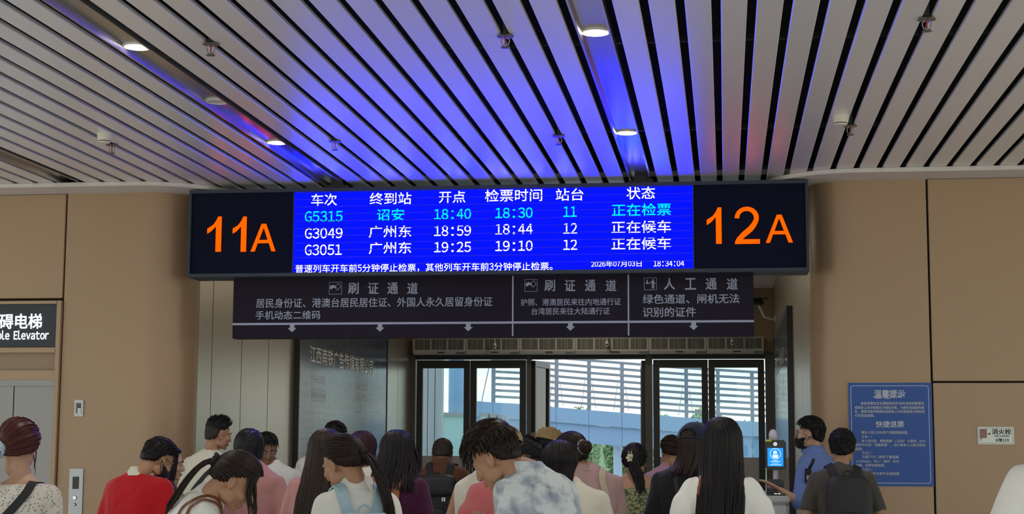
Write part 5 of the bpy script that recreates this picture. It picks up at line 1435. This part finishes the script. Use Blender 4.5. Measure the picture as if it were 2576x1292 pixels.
# 25 white puff blouse
p = person('woman with long straight black hair in white puff-sleeve blouse, front right', 8.5, (1815, 1049), (1815, 1180), yaw=2, hyaw=4, hp=4, hs=1.04, sw=.175, skin='b', hair=dict(style='long', L=.52, n=250, vol=.018, conv=-.1, drift=(-.03, 0, 0), w=.0095), hcol='black', top='white', sleeve='puff', arms=('bent', 'bent'), topname='blouse', neckopen=.035)
z = p.zn
strap_bag(p, 'small brown bag with thin strap on the woman in white puff-sleeve blouse', M_leather, [(-.08, .11, z-.12), (-.10, .0, z-.02), (-.11, -.09, z-.08), (-.13, -.12, z-.26), (-.14, -.11, z-.44)], .012, (-.18, -.16, z-.62), (.07, .035, .08))
# 26 guard
gz = atY(1944, 1238, 11.0)
G = atY(2052, 1134, 11.3)
el = atY(2010, 1262, 11.75); wr = atY(1962, 1232, 11.72)
p = person('guard in blue uniform shirt with glasses and black mask, standing by the ticket gate', 12.1, (2040, 1045), (2050, 1130), yaw=62, hyaw=78, hp=-2, sw=.205, skin='a', hair=dict(style='short', top=.022, side=.006, n=600), top='guard', sleeve='elbow', neck='collar', arms=((el, wr), 'down'), dy=-.02, low='navy')
mask(p, CL['black']); glasses(p, (.25, .22, .2), .023)
z = p.zn
M_gb = mat('uniform_pocket', (.12, .185, .43), .85)
def onshirt(P, pt, size, m, nm, off=.004, rot=None, th=.006):
    loc, n, i, d = P.bvh.find_nearest(pt); x = n.cross(Vector((0, 0, 1))).normalized(); y = x.cross(n)*-1
    y = n.cross(x)*-1 if n.cross(x).z < 0 else n.cross(x)
    M = Matrix((x, y, n)).transposed().to_4x4(); M = Matrix.Translation(loc+n*off) @ M
    return MB().box((-size[0]/2, -size[1]/2, -th/2), (size[0]/2, size[1]/2, th/2), M).build(nm, m, P.root, bevel=.002)
for s in (-1, 1):
    onshirt(p, p.W(s*.09, .2, z-.2), (.10, .11), M_gb, 'chest_pocket'); onshirt(p, p.W(s*.09, .2, z-.155), (.102, .03), CL['guard'], 'pocket_flap', off=.008)
for k in range(4): 
    loc, n, i, d = p.bvh.find_nearest(p.W(0, .3, z-.1-.1*k)); MB().ell(loc+n*.004, (.006,)*3, nu=8, nv=6).build('shirt_button', M_chrome, p.root)
MB().tube([p.W(math.cos(a)*(p.sw*.9), -.05+math.sin(a)*.13, z-.60*p.k) for a in [2*math.pi*q/24 for q in range(25)]], .024, 6, flat=.3, cap=False).build('belt', M_strapblk, p.root)
o = empty('radio', p.W(-.06, .16, z-.16), 'black walkie-talkie microphone clipped to the shoulder of the guard', 'radio')
loc, n, i, d = p.bvh.find_nearest(atY(2052, 1158, 11.6))
MB().box(loc+n*.03-Vector((.024, .02, .055)), loc+n*.03+Vector((.024, .02, .05))).build('microphone', M_strapblk, o, bevel=.005)
MB().box(loc+n*.03-Vector((.012, .024, .03)), loc+n*.03+Vector((.010, -.016, .0))).build('label', mat('radio_label', (.5, .3, .32), .5), o)
MB().tube([loc+n*.03+Vector((.01, 0, .05)), loc+n*.04+Vector((.03, 0, .09)), loc+n*.02+Vector((.045, 0, .12))], .012, 8).build('cord', M_strapblk, o, smooth=True)
# 27 dark tee with black backpack
p = person('short-haired man in dark grey T-shirt with black backpack beside the blue poster', 11.15, (2118, 1076), (2117, 1168), yaw=2, hyaw=-6, hp=4, sw=.20, skin='b', hair=dict(style='short', top=.020, side=.010, n=620, len=.025), top='grey', arms=('bent', 'bent'))
backpack(p, 'black backpack on the man beside the blue poster', M_packblk, M_strapblk, wd=.155, ht=.23, drop=.30, dx=.02)
# 28 right edge
p = person('person in white shirt cut off by the right edge of the picture', 5.4, (2722, 1000), (2722, 1128), yaw=4, hp=5, hs=1.05, sw=.225, skin='b', hair=dict(style='short', n=200), top='white', sleeve='elbow', neck='collar', arms=((atY(2515, 1345, 5.35), atY(2600, 1420, 5.6)), 'bent'))
# 29 dark head
p = person('dark-haired person behind the khaki newsboy cap, by the open door', 14.0, (1341, 1087), (1343, 1150), yaw=10, hp=8, sw=.18, skin='b', hair=dict(style='short', top=.018, side=.014, n=200), top='black')
bpy.data.objects.remove(_to)
